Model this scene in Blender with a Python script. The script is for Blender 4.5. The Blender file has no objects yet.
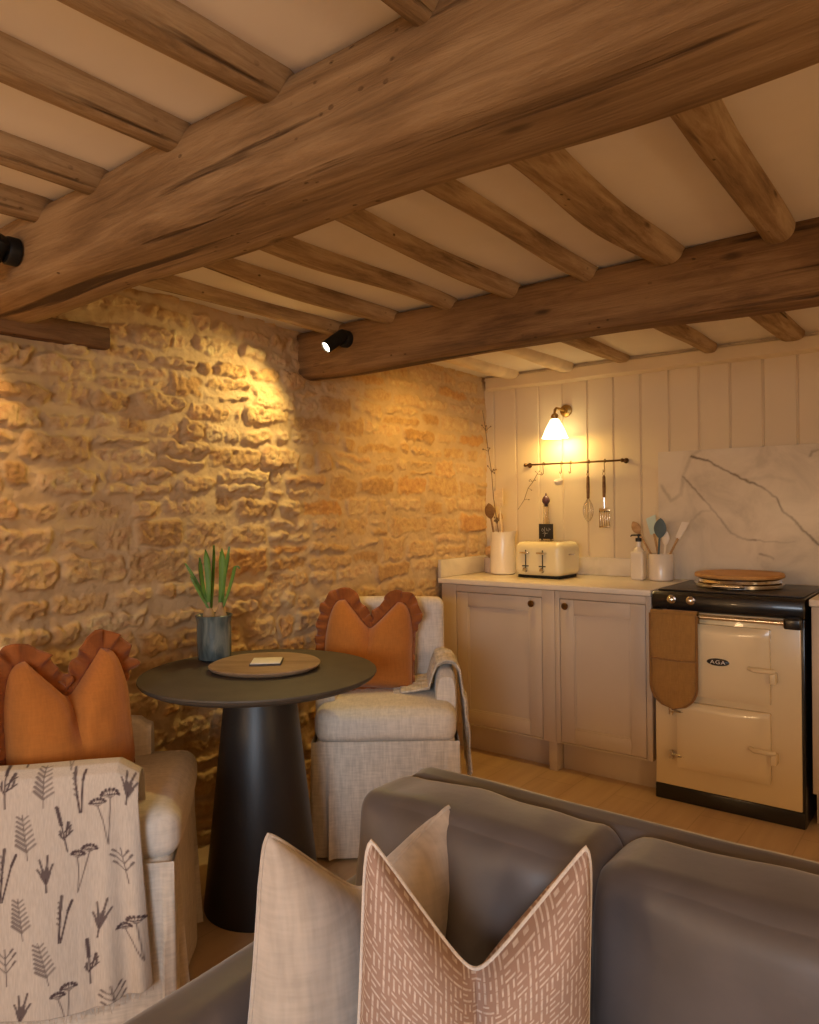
import bpy, bmesh, math, random
import numpy as np
from mathutils import Vector, Matrix, noise

random.seed(7)
SC = bpy.context.scene
COL = SC.collection
PI = math.pi
V = Vector

# ------------------------------------------------------------------ materials
def new_mat(name):
    m = bpy.data.materials.new(name)
    m.use_nodes = True
    nt = m.node_tree
    b = nt.nodes['Principled BSDF']
    return m, nt, b

def N(nt, typ, **kw):
    n = nt.nodes.new(typ)
    for k, v in kw.items():
        if k.startswith('i_'):
            n.inputs[k[2:].replace('_', ' ')].default_value = v
        else:
            setattr(n, k, v)
    return n

def ramp(nt, stops):
    r = nt.nodes.new('ShaderNodeValToRGB')
    el = r.color_ramp.elements
    while len(el) < len(stops):
        el.new(0.5)
    for e, (p, c) in zip(el, stops):
        e.position = p
        e.color = (c[0], c[1], c[2], 1) if len(c) == 3 else c
    return r

def coords(nt, scale=(1, 1, 1), kind='Object', loc=(0, 0, 0), rot=(0, 0, 0)):
    tc = nt.nodes.new('ShaderNodeTexCoord')
    mp = nt.nodes.new('ShaderNodeMapping')
    mp.inputs['Scale'].default_value = scale
    mp.inputs['Location'].default_value = loc
    mp.inputs['Rotation'].default_value = rot
    nt.links.new(tc.outputs[kind], mp.inputs['Vector'])
    return mp.outputs['Vector']

def bump(nt, b, height, strength=0.3, dist=0.01, chain=None):
    n = nt.nodes.new('ShaderNodeBump')
    n.inputs['Strength'].default_value = strength
    n.inputs['Distance'].default_value = dist
    nt.links.new(height, n.inputs['Height'])
    if chain is not None:
        nt.links.new(chain, n.inputs['Normal'])
    nt.links.new(n.outputs['Normal'], b.inputs['Normal'])
    return n.outputs['Normal']

def simple(name, col, rough=0.5, metal=0.0, var=0.08, scale=12, bmp=0.0, bscale=60, coat=0.0, spec=0.5):
    """plain coloured surface with a little procedural unevenness"""
    m, nt, b = new_mat(name)
    v = coords(nt)
    n = N(nt, 'ShaderNodeTexNoise', i_Scale=scale, i_Detail=4.0)
    nt.links.new(v, n.inputs['Vector'])
    lo = [max(0, c * (1 - var)) for c in col]
    hi = [min(1, c * (1 + var)) for c in col]
    r = ramp(nt, [(0.3, lo), (0.7, hi)])
    nt.links.new(n.outputs['Fac'], r.inputs['Fac'])
    nt.links.new(r.outputs['Color'], b.inputs['Base Color'])
    b.inputs['Roughness'].default_value = rough
    b.inputs['Metallic'].default_value = metal
    b.inputs['Coat Weight'].default_value = coat
    b.inputs['Specular IOR Level'].default_value = spec
    if bmp:
        n2 = N(nt, 'ShaderNodeTexNoise', i_Scale=bscale, i_Detail=3.0)
        nt.links.new(v, n2.inputs['Vector'])
        bump(nt, b, n2.outputs['Fac'], bmp, 0.004)
    return m

def wood(name, dark, mid, light, scale=1.0, rough=0.75, grain=14, bmp=0.5, cracks=True):
    """grain runs along the object's own X axis"""
    m, nt, b = new_mat(name)
    v = coords(nt, (1.1 * scale, grain * scale, grain * scale))
    n1 = N(nt, 'ShaderNodeTexNoise', i_Scale=2.4, i_Detail=12.0, i_Roughness=0.74, i_Distortion=0.45)
    nt.links.new(v, n1.inputs['Vector'])
    v2 = coords(nt, (1.2 * scale, 3.0 * scale, 3.0 * scale))
    n2 = N(nt, 'ShaderNodeTexNoise', i_Scale=1.8, i_Detail=3.0)
    nt.links.new(v2, n2.inputs['Vector'])
    mx = N(nt, 'ShaderNodeMath', operation='MULTIPLY_ADD')
    nt.links.new(n1.outputs['Fac'], mx.inputs[0]); mx.inputs[1].default_value = 0.62
    ml = N(nt, 'ShaderNodeMath', operation='MULTIPLY'); ml.inputs[1].default_value = 0.42
    nt.links.new(n2.outputs['Fac'], ml.inputs[0])
    nt.links.new(ml.outputs[0], mx.inputs[2])
    r = ramp(nt, [(0.38, dark), (0.5, mid), (0.62, light)])
    nt.links.new(mx.outputs[0], r.inputs['Fac'])
    out = r.outputs['Color']
    hgt = n1.outputs['Fac']
    if cracks:
        v3 = coords(nt, (0.9 * scale, 16 * scale, 16 * scale), loc=(3, 1, 2))
        n3 = N(nt, 'ShaderNodeTexNoise', i_Scale=1.3, i_Detail=5.0, i_Distortion=0.3)
        nt.links.new(v3, n3.inputs['Vector'])
        rc = ramp(nt, [(0.30, (0, 0, 0)), (0.37, (1, 1, 1))])
        nt.links.new(n3.outputs['Fac'], rc.inputs['Fac'])
        vk = coords(nt, (2.2 * scale, 6 * scale, 6 * scale), loc=(1, 4, 2))
        vo = N(nt, 'ShaderNodeTexVoronoi', i_Scale=1.5)
        nt.links.new(vk, vo.inputs['Vector'])
        rk = ramp(nt, [(0.04, (.25, .25, .25)), (0.12, (1, 1, 1))])
        nt.links.new(vo.outputs['Distance'], rk.inputs['Fac'])
        mm = N(nt, 'ShaderNodeMixRGB', blend_type='MULTIPLY'); mm.inputs['Fac'].default_value = 1
        nt.links.new(rc.outputs['Color'], mm.inputs['Color1'])
        nt.links.new(rk.outputs['Color'], mm.inputs['Color2'])
        # worm holes and small pits
        wp = N(nt, 'ShaderNodeTexVoronoi', i_Scale=34.0)
        nt.links.new(coords(nt, (.6, 1, 1)), wp.inputs['Vector'])
        rp = ramp(nt, [(0.07, (0.1, 0.1, 0.1)), (0.15, (1, 1, 1))])
        nt.links.new(wp.outputs['Distance'], rp.inputs['Fac'])
        gate = N(nt, 'ShaderNodeTexNoise', i_Scale=3.5, i_Detail=2.0)
        nt.links.new(coords(nt, loc=(7, 2, 5)), gate.inputs['Vector'])
        rg = ramp(nt, [(0.50, (1, 1, 1)), (0.58, (0, 0, 0))])
        nt.links.new(gate.outputs['Fac'], rg.inputs['Fac'])
        pm = N(nt, 'ShaderNodeMixRGB', blend_type='LIGHTEN'); pm.inputs['Fac'].default_value = 1
        nt.links.new(rp.outputs['Color'], pm.inputs['Color1']); nt.links.new(rg.outputs['Color'], pm.inputs['Color2'])
        m3 = N(nt, 'ShaderNodeMixRGB', blend_type='MULTIPLY'); m3.inputs['Fac'].default_value = 1
        nt.links.new(mm.outputs['Color'], m3.inputs['Color1']); nt.links.new(pm.outputs['Color'], m3.inputs['Color2'])
        mm = m3
        mix = N(nt, 'ShaderNodeMixRGB')
        mix.inputs['Color1'].default_value = (dark[0] * .55, dark[1] * .5, dark[2] * .45, 1)
        nt.links.new(mm.outputs['Color'], mix.inputs['Fac'])
        nt.links.new(out, mix.inputs['Color2'])
        out = mix.outputs['Color']
        ad = N(nt, 'ShaderNodeMath', operation='MULTIPLY_ADD')
        nt.links.new(mm.outputs['Color'], ad.inputs[0]); ad.inputs[1].default_value = 0.5
        nt.links.new(n1.outputs['Fac'], ad.inputs[2])
        hgt = ad.outputs[0]
    nt.links.new(out, b.inputs['Base Color'])
    b.inputs['Roughness'].default_value = rough
    b.inputs['Specular IOR Level'].default_value = 0.3
    bump(nt, b, hgt, bmp, 0.012)
    return m

def linen(name, col, scale=220, rough=0.95, slub=0.12, bmp=0.35, sheen=0.2):
    m, nt, b = new_mat(name)
    v1 = coords(nt, (scale, scale * .12, scale * .12))
    v2 = coords(nt, (scale * .12, scale * .12, scale))
    v3 = coords(nt, (scale * .5, scale * .5, scale * .06))
    a = N(nt, 'ShaderNodeTexNoise', i_Scale=1.0, i_Detail=2.0)
    c = N(nt, 'ShaderNodeTexNoise', i_Scale=1.0, i_Detail=2.0)
    d = N(nt, 'ShaderNodeTexNoise', i_Scale=1.0, i_Detail=2.0)
    nt.links.new(v1, a.inputs['Vector']); nt.links.new(v2, c.inputs['Vector']); nt.links.new(v3, d.inputs['Vector'])
    ad = N(nt, 'ShaderNodeMath', operation='ADD')
    nt.links.new(a.outputs['Fac'], ad.inputs[0]); nt.links.new(c.outputs['Fac'], ad.inputs[1])
    ad2 = N(nt, 'ShaderNodeMath', operation='ADD')
    nt.links.new(ad.outputs[0], ad2.inputs[0]); nt.links.new(d.outputs['Fac'], ad2.inputs[1])
    sc = N(nt, 'ShaderNodeMath', operation='DIVIDE'); sc.inputs[1].default_value = 3.0
    nt.links.new(ad2.outputs[0], sc.inputs[0])
    lo = [x * (1 - slub) for x in col]; hi = [min(1, x * (1 + slub)) for x in col]
    r = ramp(nt, [(0.38, lo), (0.62, hi)])
    nt.links.new(sc.outputs[0], r.inputs['Fac'])
    nt.links.new(r.outputs['Color'], b.inputs['Base Color'])
    b.inputs['Roughness'].default_value = rough
    b.inputs['Sheen Weight'].default_value = sheen
    b.inputs['Specular IOR Level'].default_value = 0.2
    bump(nt, b, sc.outputs[0], bmp, 0.004)
    return m

def emit(name, col, strength, base=(0.9, 0.9, 0.85)):
    m, nt, b = new_mat(name)
    b.inputs['Base Color'].default_value = (*base, 1)
    b.inputs['Emission Color'].default_value = (*col, 1)
    b.inputs['Emission Strength'].default_value = strength
    n = N(nt, 'ShaderNodeTexNoise', i_Scale=30.0)
    nt.links.new(n.outputs['Fac'], b.inputs['Roughness'])
    return m

M = {}
M['plaster'] = simple('cream plaster', (0.80, 0.745, 0.68), 0.95, var=0.03, scale=5, bmp=0.25, bscale=22, spec=0.1)
M['oak_beam'] = wood('oak beam wood', (0.15, 0.085, 0.038), (0.29, 0.175, 0.082), (0.42, 0.275, 0.14), 1.0, 0.75, 16, 0.9)
M['oak_beam_dark'] = wood('darker oak beam wood', (0.095, 0.048, 0.017), (0.20, 0.105, 0.04), (0.31, 0.175, 0.072), 1.0, 0.75, 14, 0.9)
M['oak_joist'] = wood('oak joist wood', (0.17, 0.105, 0.05), (0.36, 0.235, 0.122), (0.55, 0.40, 0.235), 1.3, 0.8, 13, 0.9)
M['painted_joist'] = simple('cream painted joist', (0.72, 0.60, 0.44), 0.7, var=0.12, scale=9, bmp=0.3, bscale=30)
M['dark_timber'] = wood('dark lintel timber', (0.07, 0.032, 0.014), (0.14, 0.068, 0.03), (0.22, 0.115, 0.055), 1.2, 0.8, 12, 0.6)
M['panel_paint'] = simple('cream panelling paint', (0.72, 0.60, 0.415), 0.5, var=0.03, scale=3, bmp=0.05)
M['cabinet_paint'] = simple('putty cabinet paint', (0.60, 0.50, 0.395), 0.45, var=0.03, scale=3, bmp=0.04)
M['floor'] = None
M['black_steel'] = simple('black powder coated metal', (0.006, 0.006, 0.006), 0.55, var=0.2, scale=40, spec=0.3)
M['brass'] = simple('aged brass', (0.42, 0.27, 0.09), 0.38, 1.0, var=0.2, scale=40)
M['dark_brass'] = simple('dark brass', (0.14, 0.08, 0.035), 0.4, 1.0, var=0.2, scale=40)
M['chrome'] = simple('polished chrome', (0.72, 0.70, 0.68), 0.18, 1.0, var=0.04)
M['enamel'] = simple('cream vitreous enamel', (0.78, 0.64, 0.40), 0.22, var=0.015, scale=3, coat=0.4)
M['black_enamel'] = simple('black enamel', (0.012, 0.011, 0.011), 0.28, var=0.2, scale=30, coat=0.3)
M['hob_iron'] = simple('dark hob enamel', (0.03, 0.026, 0.024), 0.35, var=0.25, scale=50)
M['table_top'] = simple('dark brown table top', (0.075, 0.062, 0.048), 0.62, var=0.12, scale=14, bmp=0.1)
M['cone'] = simple('black table cone', (0.016, 0.015, 0.0155), 0.42, var=0.2, scale=6, bmp=0.08, bscale=90)
M['sofa'] = simple('dark grey velvet leather', (0.094, 0.080, 0.079), 0.47, var=0.18, scale=7, bmp=0.30, bscale=16, spec=0.6)
_b = M['sofa'].node_tree.nodes['Principled BSDF']; _b.inputs['Sheen Weight'].default_value = .45; _b.inputs['Sheen Roughness'].default_value = .35
M['sofa_seam'] = simple('dark grey piping', (0.05, 0.045, 0.043), 0.6)
M['chair'] = linen('oatmeal linen slipcover', (0.72, 0.655, 0.575), 190)
M['chair_dark'] = linen('oatmeal linen skirt', (0.66, 0.595, 0.515), 150, slub=0.16)
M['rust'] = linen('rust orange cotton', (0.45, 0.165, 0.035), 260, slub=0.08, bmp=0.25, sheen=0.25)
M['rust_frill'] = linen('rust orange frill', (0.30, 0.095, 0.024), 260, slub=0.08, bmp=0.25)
M['beige_velvet'] = linen('beige velvet', (0.45, 0.38, 0.315), 120, slub=0.12, sheen=0.5)
M['piping_white'] = linen('pale piping cord', (0.62, 0.54, 0.46), 400)
M['oven_mitt'] = linen('ochre quilted cotton', (0.36, 0.19, 0.055), 300, slub=0.1)
M['mitt_edge'] = linen('brown binding', (0.26, 0.13, 0.04), 300, slub=0.1)
M['blanket'] = linen('oatmeal woven blanket', (0.62, 0.55, 0.45), 110, slub=0.28, bmp=0.7)
M['toaster'] = simple('cream toaster enamel', (0.78, 0.70, 0.47), 0.25, var=0.02, coat=0.4)
M['ceramic'] = simple('cream glazed ceramic', (0.80, 0.72, 0.60), 0.25, var=0.03, coat=0.3)
M['ceramic_grey'] = simple('mauve grey stoneware', (0.42, 0.34, 0.31), 0.6, var=0.08)
M['white_plastic'] = simple('off white silicone', (0.80, 0.74, 0.64), 0.45, var=0.03)
M['mint'] = simple('pale mint silicone', (0.60, 0.74, 0.66), 0.5, var=0.03)
M['blue_grey'] = simple('blue grey silicone', (0.085, 0.13, 0.155), 0.5, var=0.08)
M['spoon_wood'] = wood('beech spoon wood', (0.36, 0.20, 0.085), (0.47, 0.28, 0.125), (0.58, 0.37, 0.18), 6, 0.6, 4, 0.1, False)
M['pale_wood'] = wood('pale spoon wood', (0.58, 0.44, 0.27), (0.68, 0.53, 0.34), (0.75, 0.61, 0.42), 6, 0.6, 4, 0.1, False)
M['dark_wood'] = wood('dark spoon wood', (0.11, 0.055, 0.022), (0.19, 0.10, 0.042), (0.26, 0.145, 0.065), 6, 0.6, 4, 0.1, False)
M['board_wood'] = wood('orange brown beech board', (0.50, 0.24, 0.07), (0.60, 0.31, 0.10), (0.66, 0.37, 0.14), 2.0, 0.5, 5, 0.05, False)
M['tray_wood'] = wood('weathered brown tray wood', (0.21, 0.13, 0.075), (0.31, 0.205, 0.125), (0.40, 0.28, 0.18), 1.6, 0.6, 7, 0.2, False)
M['paper'] = simple('white card', (0.80, 0.76, 0.70), 0.8, var=0.02)
M['coaster_edge'] = simple('dark slate coaster', (0.06, 0.05, 0.045), 0.7)
M['leaf'] = simple('daffodil leaf green', (0.115, 0.24, 0.035), 0.5, var=0.35, scale=9)
M['bulb'] = simple('papery brown bulb', (0.42, 0.28, 0.14), 0.8, var=0.3, scale=25)
M['soil'] = simple('dark moss and soil', (0.05, 0.045, 0.02), 1.0, var=0.6, scale=90, bmp=0.8)
M['slate'] = simple('black chalk card', (0.012, 0.010, 0.012), 0.8, var=0.2)
M['chalk'] = simple('chalk marks', (0.45, 0.43, 0.42), 0.9)
M['plum'] = simple('plum stopper', (0.085, 0.035, 0.05), 0.35, var=0.2)
M['twig'] = simple('dried twig', (0.17, 0.10, 0.05), 0.9, var=0.3, scale=60)
M['badge_white'] = simple('badge lettering', (0.78, 0.75, 0.7), 0.4)
M['dark_foot'] = simple('dark wooden foot', (0.05, 0.03, 0.02), 0.6)
M['pump_black'] = simple('black pump top', (0.02, 0.018, 0.016), 0.5)

# floor : pale oak boards / stone-coloured planks
m, nt, b = new_mat('pale oak floor boards')
v = coords(nt, (1, 1, 1), rot=(0, 0, PI / 2))
br = N(nt, 'ShaderNodeTexBrick', offset=0.37, i_Scale=1.0)
br.inputs['Color1'].default_value = (0.60, 0.44, 0.27, 1)
br.inputs['Color2'].default_value = (0.575, 0.415, 0.255, 1)
br.inputs['Mortar'].default_value = (0.50, 0.355, 0.21, 1)
br.inputs['Mortar Size'].default_value = 0.0025
br.inputs['Brick Width'].default_value = 1.6
br.inputs['Row Height'].default_value = 0.19
nt.links.new(v, br.inputs['Vector'])
n1 = N(nt, 'ShaderNodeTexNoise', i_Scale=2.0, i_Detail=6.0)
nt.links.new(coords(nt, (8, 0.9, 1)), n1.inputs['Vector'])
mx = N(nt, 'ShaderNodeMixRGB', blend_type='OVERLAY'); mx.inputs['Fac'].default_value = 0.35
nt.links.new(br.outputs['Color'], mx.inputs['Color1']); nt.links.new(n1.outputs['Fac'], mx.inputs['Color2'])
nt.links.new(mx.outputs['Color'], b.inputs['Base Color'])
b.inputs['Roughness'].default_value = 0.45
bump(nt, b, n1.outputs['Fac'], 0.08, 0.004)
M['floor'] = m

# rubble stone : per-stone tone comes from the modelled stones, mortar between
m, nt, b = new_mat('rubble limestone and lime mortar')
at = N(nt, 'ShaderNodeAttribute', attribute_name='stone')
sep = N(nt, 'ShaderNodeSeparateColor')
nt.links.new(at.outputs['Color'], sep.inputs['Color'])
rs = ramp(nt, [(0.0, (0.53, 0.315, 0.135)), (0.3, (0.64, 0.42, 0.205)), (0.6, (0.69, 0.475, 0.25)), (0.85, (0.72, 0.52, 0.30)), (1.0, (0.64, 0.345, 0.125))])
nt.links.new(sep.outputs['Red'], rs.inputs['Fac'])
n1 = N(nt, 'ShaderNodeTexNoise', i_Scale=26.0, i_Detail=8.0, i_Roughness=0.7)
nt.links.new(coords(nt), n1.inputs['Vector'])
ov = N(nt, 'ShaderNodeMixRGB', blend_type='OVERLAY'); ov.inputs['Fac'].default_value = 0.75
nt.links.new(rs.outputs['Color'], ov.inputs['Color1']); nt.links.new(n1.outputs['Fac'], ov.inputs['Color2'])
n2 = N(nt, 'ShaderNodeTexNoise', i_Scale=9.0, i_Detail=5.0)
nt.links.new(coords(nt), n2.inputs['Vector'])
rm = ramp(nt, [(0.3, (0.60, 0.425, 0.24)), (0.7, (0.69, 0.51, 0.31))])
nt.links.new(n2.outputs['Fac'], rm.inputs['Fac'])
mx = N(nt, 'ShaderNodeMixRGB')
nt.links.new(sep.outputs['Green'], mx.inputs['Fac'])
nt.links.new(rm.outputs['Color'], mx.inputs['Color1']); nt.links.new(ov.outputs['Color'], mx.inputs['Color2'])
nt.links.new(mx.outputs['Color'], b.inputs['Base Color'])
b.inputs['Roughness'].default_value = 0.95
b.inputs['Specular IOR Level'].default_value = 0.1
n3 = N(nt, 'ShaderNodeTexNoise', i_Scale=48.0, i_Detail=8.0, i_Roughness=0.78)
nt.links.new(coords(nt), n3.inputs['Vector'])
bump(nt, b, n3.outputs['Fac'], 0.8, 0.017)
M['stone'] = m

# marble : the veins are drawn as a mask on the slab
m, nt, b = new_mat('white veined marble')
v = coords(nt, (1, 1, 1))
n1 = N(nt, 'ShaderNodeTexNoise', i_Scale=4.5, i_Detail=7.0, i_Roughness=0.6, i_Distortion=0.8)
nt.links.new(v, n1.inputs['Vector'])
rn = ramp(nt, [(0.34, (0.55, 0.48, 0.385)), (0.5, (0.67, 0.59, 0.475)), (0.62, (0.72, 0.64, 0.52))])
nt.links.new(n1.outputs['Fac'], rn.inputs['Fac'])
at = N(nt, 'ShaderNodeAttribute', attribute_name='vein')
mx = N(nt, 'ShaderNodeMixRGB'); mx.inputs['Color2'].default_value = (0.20, 0.155, 0.11, 1)
nt.links.new(at.outputs['Fac'], mx.inputs['Fac']); nt.links.new(rn.outputs['Color'], mx.inputs['Color1'])
nt.links.new(mx.outputs['Color'], b.inputs['Base Color'])
b.inputs['Roughness'].default_value = 0.25
M['marble'] = m
M['quartz'] = simple('pale stone worktop', (0.76, 0.69, 0.60), 0.3, var=0.04, scale=8)

# printed throw : ink mask is a printed pattern stored on the cloth
m, nt, b = new_mat('botanical printed cotton')
at = N(nt, 'ShaderNodeAttribute', attribute_name='ink')
v = coords(nt, (300, 300, 40))
n1 = N(nt, 'ShaderNodeTexNoise', i_Scale=1.0)
nt.links.new(v, n1.inputs['Vector'])
rb = ramp(nt, [(0.3, (0.51, 0.455, 0.40)), (0.7, (0.60, 0.54, 0.475))])
nt.links.new(n1.outputs['Fac'], rb.inputs['Fac'])
mx = N(nt, 'ShaderNodeMixRGB'); mx.inputs['Color2'].default_value = (0.085, 0.06, 0.065, 1)
nt.links.new(at.outputs['Fac'], mx.inputs['Fac']); nt.links.new(rb.outputs['Color'], mx.inputs['Color1'])
nt.links.new(mx.outputs['Color'], b.inputs['Base Color'])
b.inputs['Roughness'].default_value = 0.95
b.inputs['Specular IOR Level'].default_value = 0.15
bump(nt, b, n1.outputs['Fac'], 0.2, 0.003)
M['printed'] = m

# pillow with woven key pattern (pattern lives in UV space)
def key_pattern():
    m, nt, b = new_mat('pink woven key pattern')
    uv = N(nt, 'ShaderNodeUVMap', uv_map='UVMap')
    def cells(n, off):
        mp = N(nt, 'ShaderNodeMapping'); mp.inputs['Scale'].default_value = (n, n, 1); mp.inputs['Location'].default_value = off
        nt.links.new(uv.outputs['UV'], mp.inputs['Vector'])
        fl = N(nt, 'ShaderNodeVectorMath', operation='FLOOR'); nt.links.new(mp.outputs['Vector'], fl.inputs[0])
        fr = N(nt, 'ShaderNodeVectorMath', operation='FRACTION'); nt.links.new(mp.outputs['Vector'], fr.inputs[0])
        wn = N(nt, 'ShaderNodeTexWhiteNoise', noise_dimensions='2D'); nt.links.new(fl.outputs[0], wn.inputs['Vector'])
        sx = N(nt, 'ShaderNodeSeparateXYZ'); nt.links.new(fr.outputs[0], sx.inputs[0])
        return wn.outputs['Value'], sx
    def band(src, c, w, h0, h1, other):
        a = N(nt, 'ShaderNodeMath', operation='COMPARE'); nt.links.new(src, a.inputs[0]); a.inputs[1].default_value = c; a.inputs[2].default_value = w
        d = N(nt, 'ShaderNodeMath', operation='COMPARE'); nt.links.new(other, d.inputs[0]); d.inputs[1].default_value = (h0 + h1) / 2; d.inputs[2].default_value = (h1 - h0) / 2
        e = N(nt, 'ShaderNodeMath', operation='MULTIPLY'); nt.links.new(a.outputs[0], e.inputs[0]); nt.links.new(d.outputs[0], e.inputs[1])
        return e.outputs[0]
    rnd, sx = cells(23, (0, 0, 0))
    hor = N(nt, 'ShaderNodeMath', operation='MAXIMUM')
    nt.links.new(band(sx.outputs['Y'], 0.25, 0.095, 0.04, 0.96, sx.outputs['X']), hor.inputs[0])
    nt.links.new(band(sx.outputs['Y'], 0.76, 0.085, 0.04, 0.55, sx.outputs['X']), hor.inputs[1])
    ver = N(nt, 'ShaderNodeMath', operation='MAXIMUM')
    nt.links.new(band(sx.outputs['X'], 0.25, 0.095, 0.04, 0.96, sx.outputs['Y']), ver.inputs[0])
    nt.links.new(band(sx.outputs['X'], 0.76, 0.085, 0.30, 0.96, sx.outputs['Y']), ver.inputs[1])
    gt = N(nt, 'ShaderNodeMath', operation='GREATER_THAN'); nt.links.new(rnd, gt.inputs[0]); gt.inputs[1].default_value = 0.5
    mixv = N(nt, 'ShaderNodeMixRGB')
    nt.links.new(gt.outputs[0], mixv.inputs['Fac']); nt.links.new(hor.outputs[0], mixv.inputs['Color1']); nt.links.new(ver.outputs[0], mixv.inputs['Color2'])
    nz = N(nt, 'ShaderNodeTexNoise', i_Scale=60.0); nt.links.new(uv.outputs['UV'], nz.inputs['Vector'])
    dim = N(nt, 'ShaderNodeMath', operation='MULTIPLY'); nt.links.new(mixv.outputs['Color'], dim.inputs[0])
    mr = N(nt, 'ShaderNodeMapRange'); mr.inputs['From Min'].default_value = 0.3; mr.inputs['From Max'].default_value = 0.7
    mr.inputs['To Min'].default_value = 0.45; mr.inputs['To Max'].default_value = 1.0
    nt.links.new(nz.outputs['Fac'], mr.inputs['Value']); nt.links.new(mr.outputs['Result'], dim.inputs[1])
    mx = N(nt, 'ShaderNodeMixRGB')
    mx.inputs['Color1'].default_value = (0.33, 0.215, 0.165, 1); mx.inputs['Color2'].default_value = (0.60, 0.50, 0.43, 1)
    nt.links.new(dim.outputs[0], mx.inputs['Fac'])
    nt.links.new(mx.outputs['Color'], b.inputs['Base Color'])
    b.inputs['Roughness'].default_value = 0.95
    b.inputs['Specular IOR Level'].default_value = 0.15
    bump(nt, b, dim.outputs[0], 0.4, 0.003)
    return m
M['key_pattern'] = key_pattern()

# blue-grey crackle glaze pot
m, nt, b = new_mat('blue grey drip glaze')
n1 = N(nt, 'ShaderNodeTexNoise', i_Scale=3.0, i_Detail=5.0, i_Distortion=0.8)
nt.links.new(coords(nt, (9, 9, 2.2)), n1.inputs['Vector'])
r = ramp(nt, [(0.3, (0.035, 0.05, 0.055)), (0.5, (0.085, 0.118, 0.122)), (0.7, (0.19, 0.23, 0.22))])
nt.links.new(n1.outputs['Fac'], r.inputs['Fac'])
nt.links.new(r.outputs['Color'], b.inputs['Base Color'])
b.inputs['Roughness'].default_value = 0.25
b.inputs['Coat Weight'].default_value = 0.4
M['glaze'] = m

# clear glass
m, nt, b = new_mat('clear glass')
b.inputs['Transmission Weight'].default_value = 1.0
b.inputs['Roughness'].default_value = 0.03
b.inputs['IOR'].default_value = 1.35
n = N(nt, 'ShaderNodeTexNoise', i_Scale=8.0)
r = ramp(nt, [(0, (0.90, 0.86, 0.80)), (1, (0.97, 0.94, 0.9))])
nt.links.new(n.outputs['Fac'], r.inputs['Fac']); nt.links.new(r.outputs['Color'], b.inputs['Base Color'])
M['glass'] = m
M['shade_glow'] = emit('glowing opal lamp shade', (1.0, 0.76, 0.36), 8.0)
M['bulb_glow'] = emit('lit bulb', (1.0, 0.80, 0.50), 60.0)
M['led_glow'] = emit('lit spotlight lens', (1.0, 0.90, 0.66), 30.0)
M['window_frame'] = simple('white window paint', (0.75, 0.73, 0.70), 0.4, var=0.02)

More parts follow.
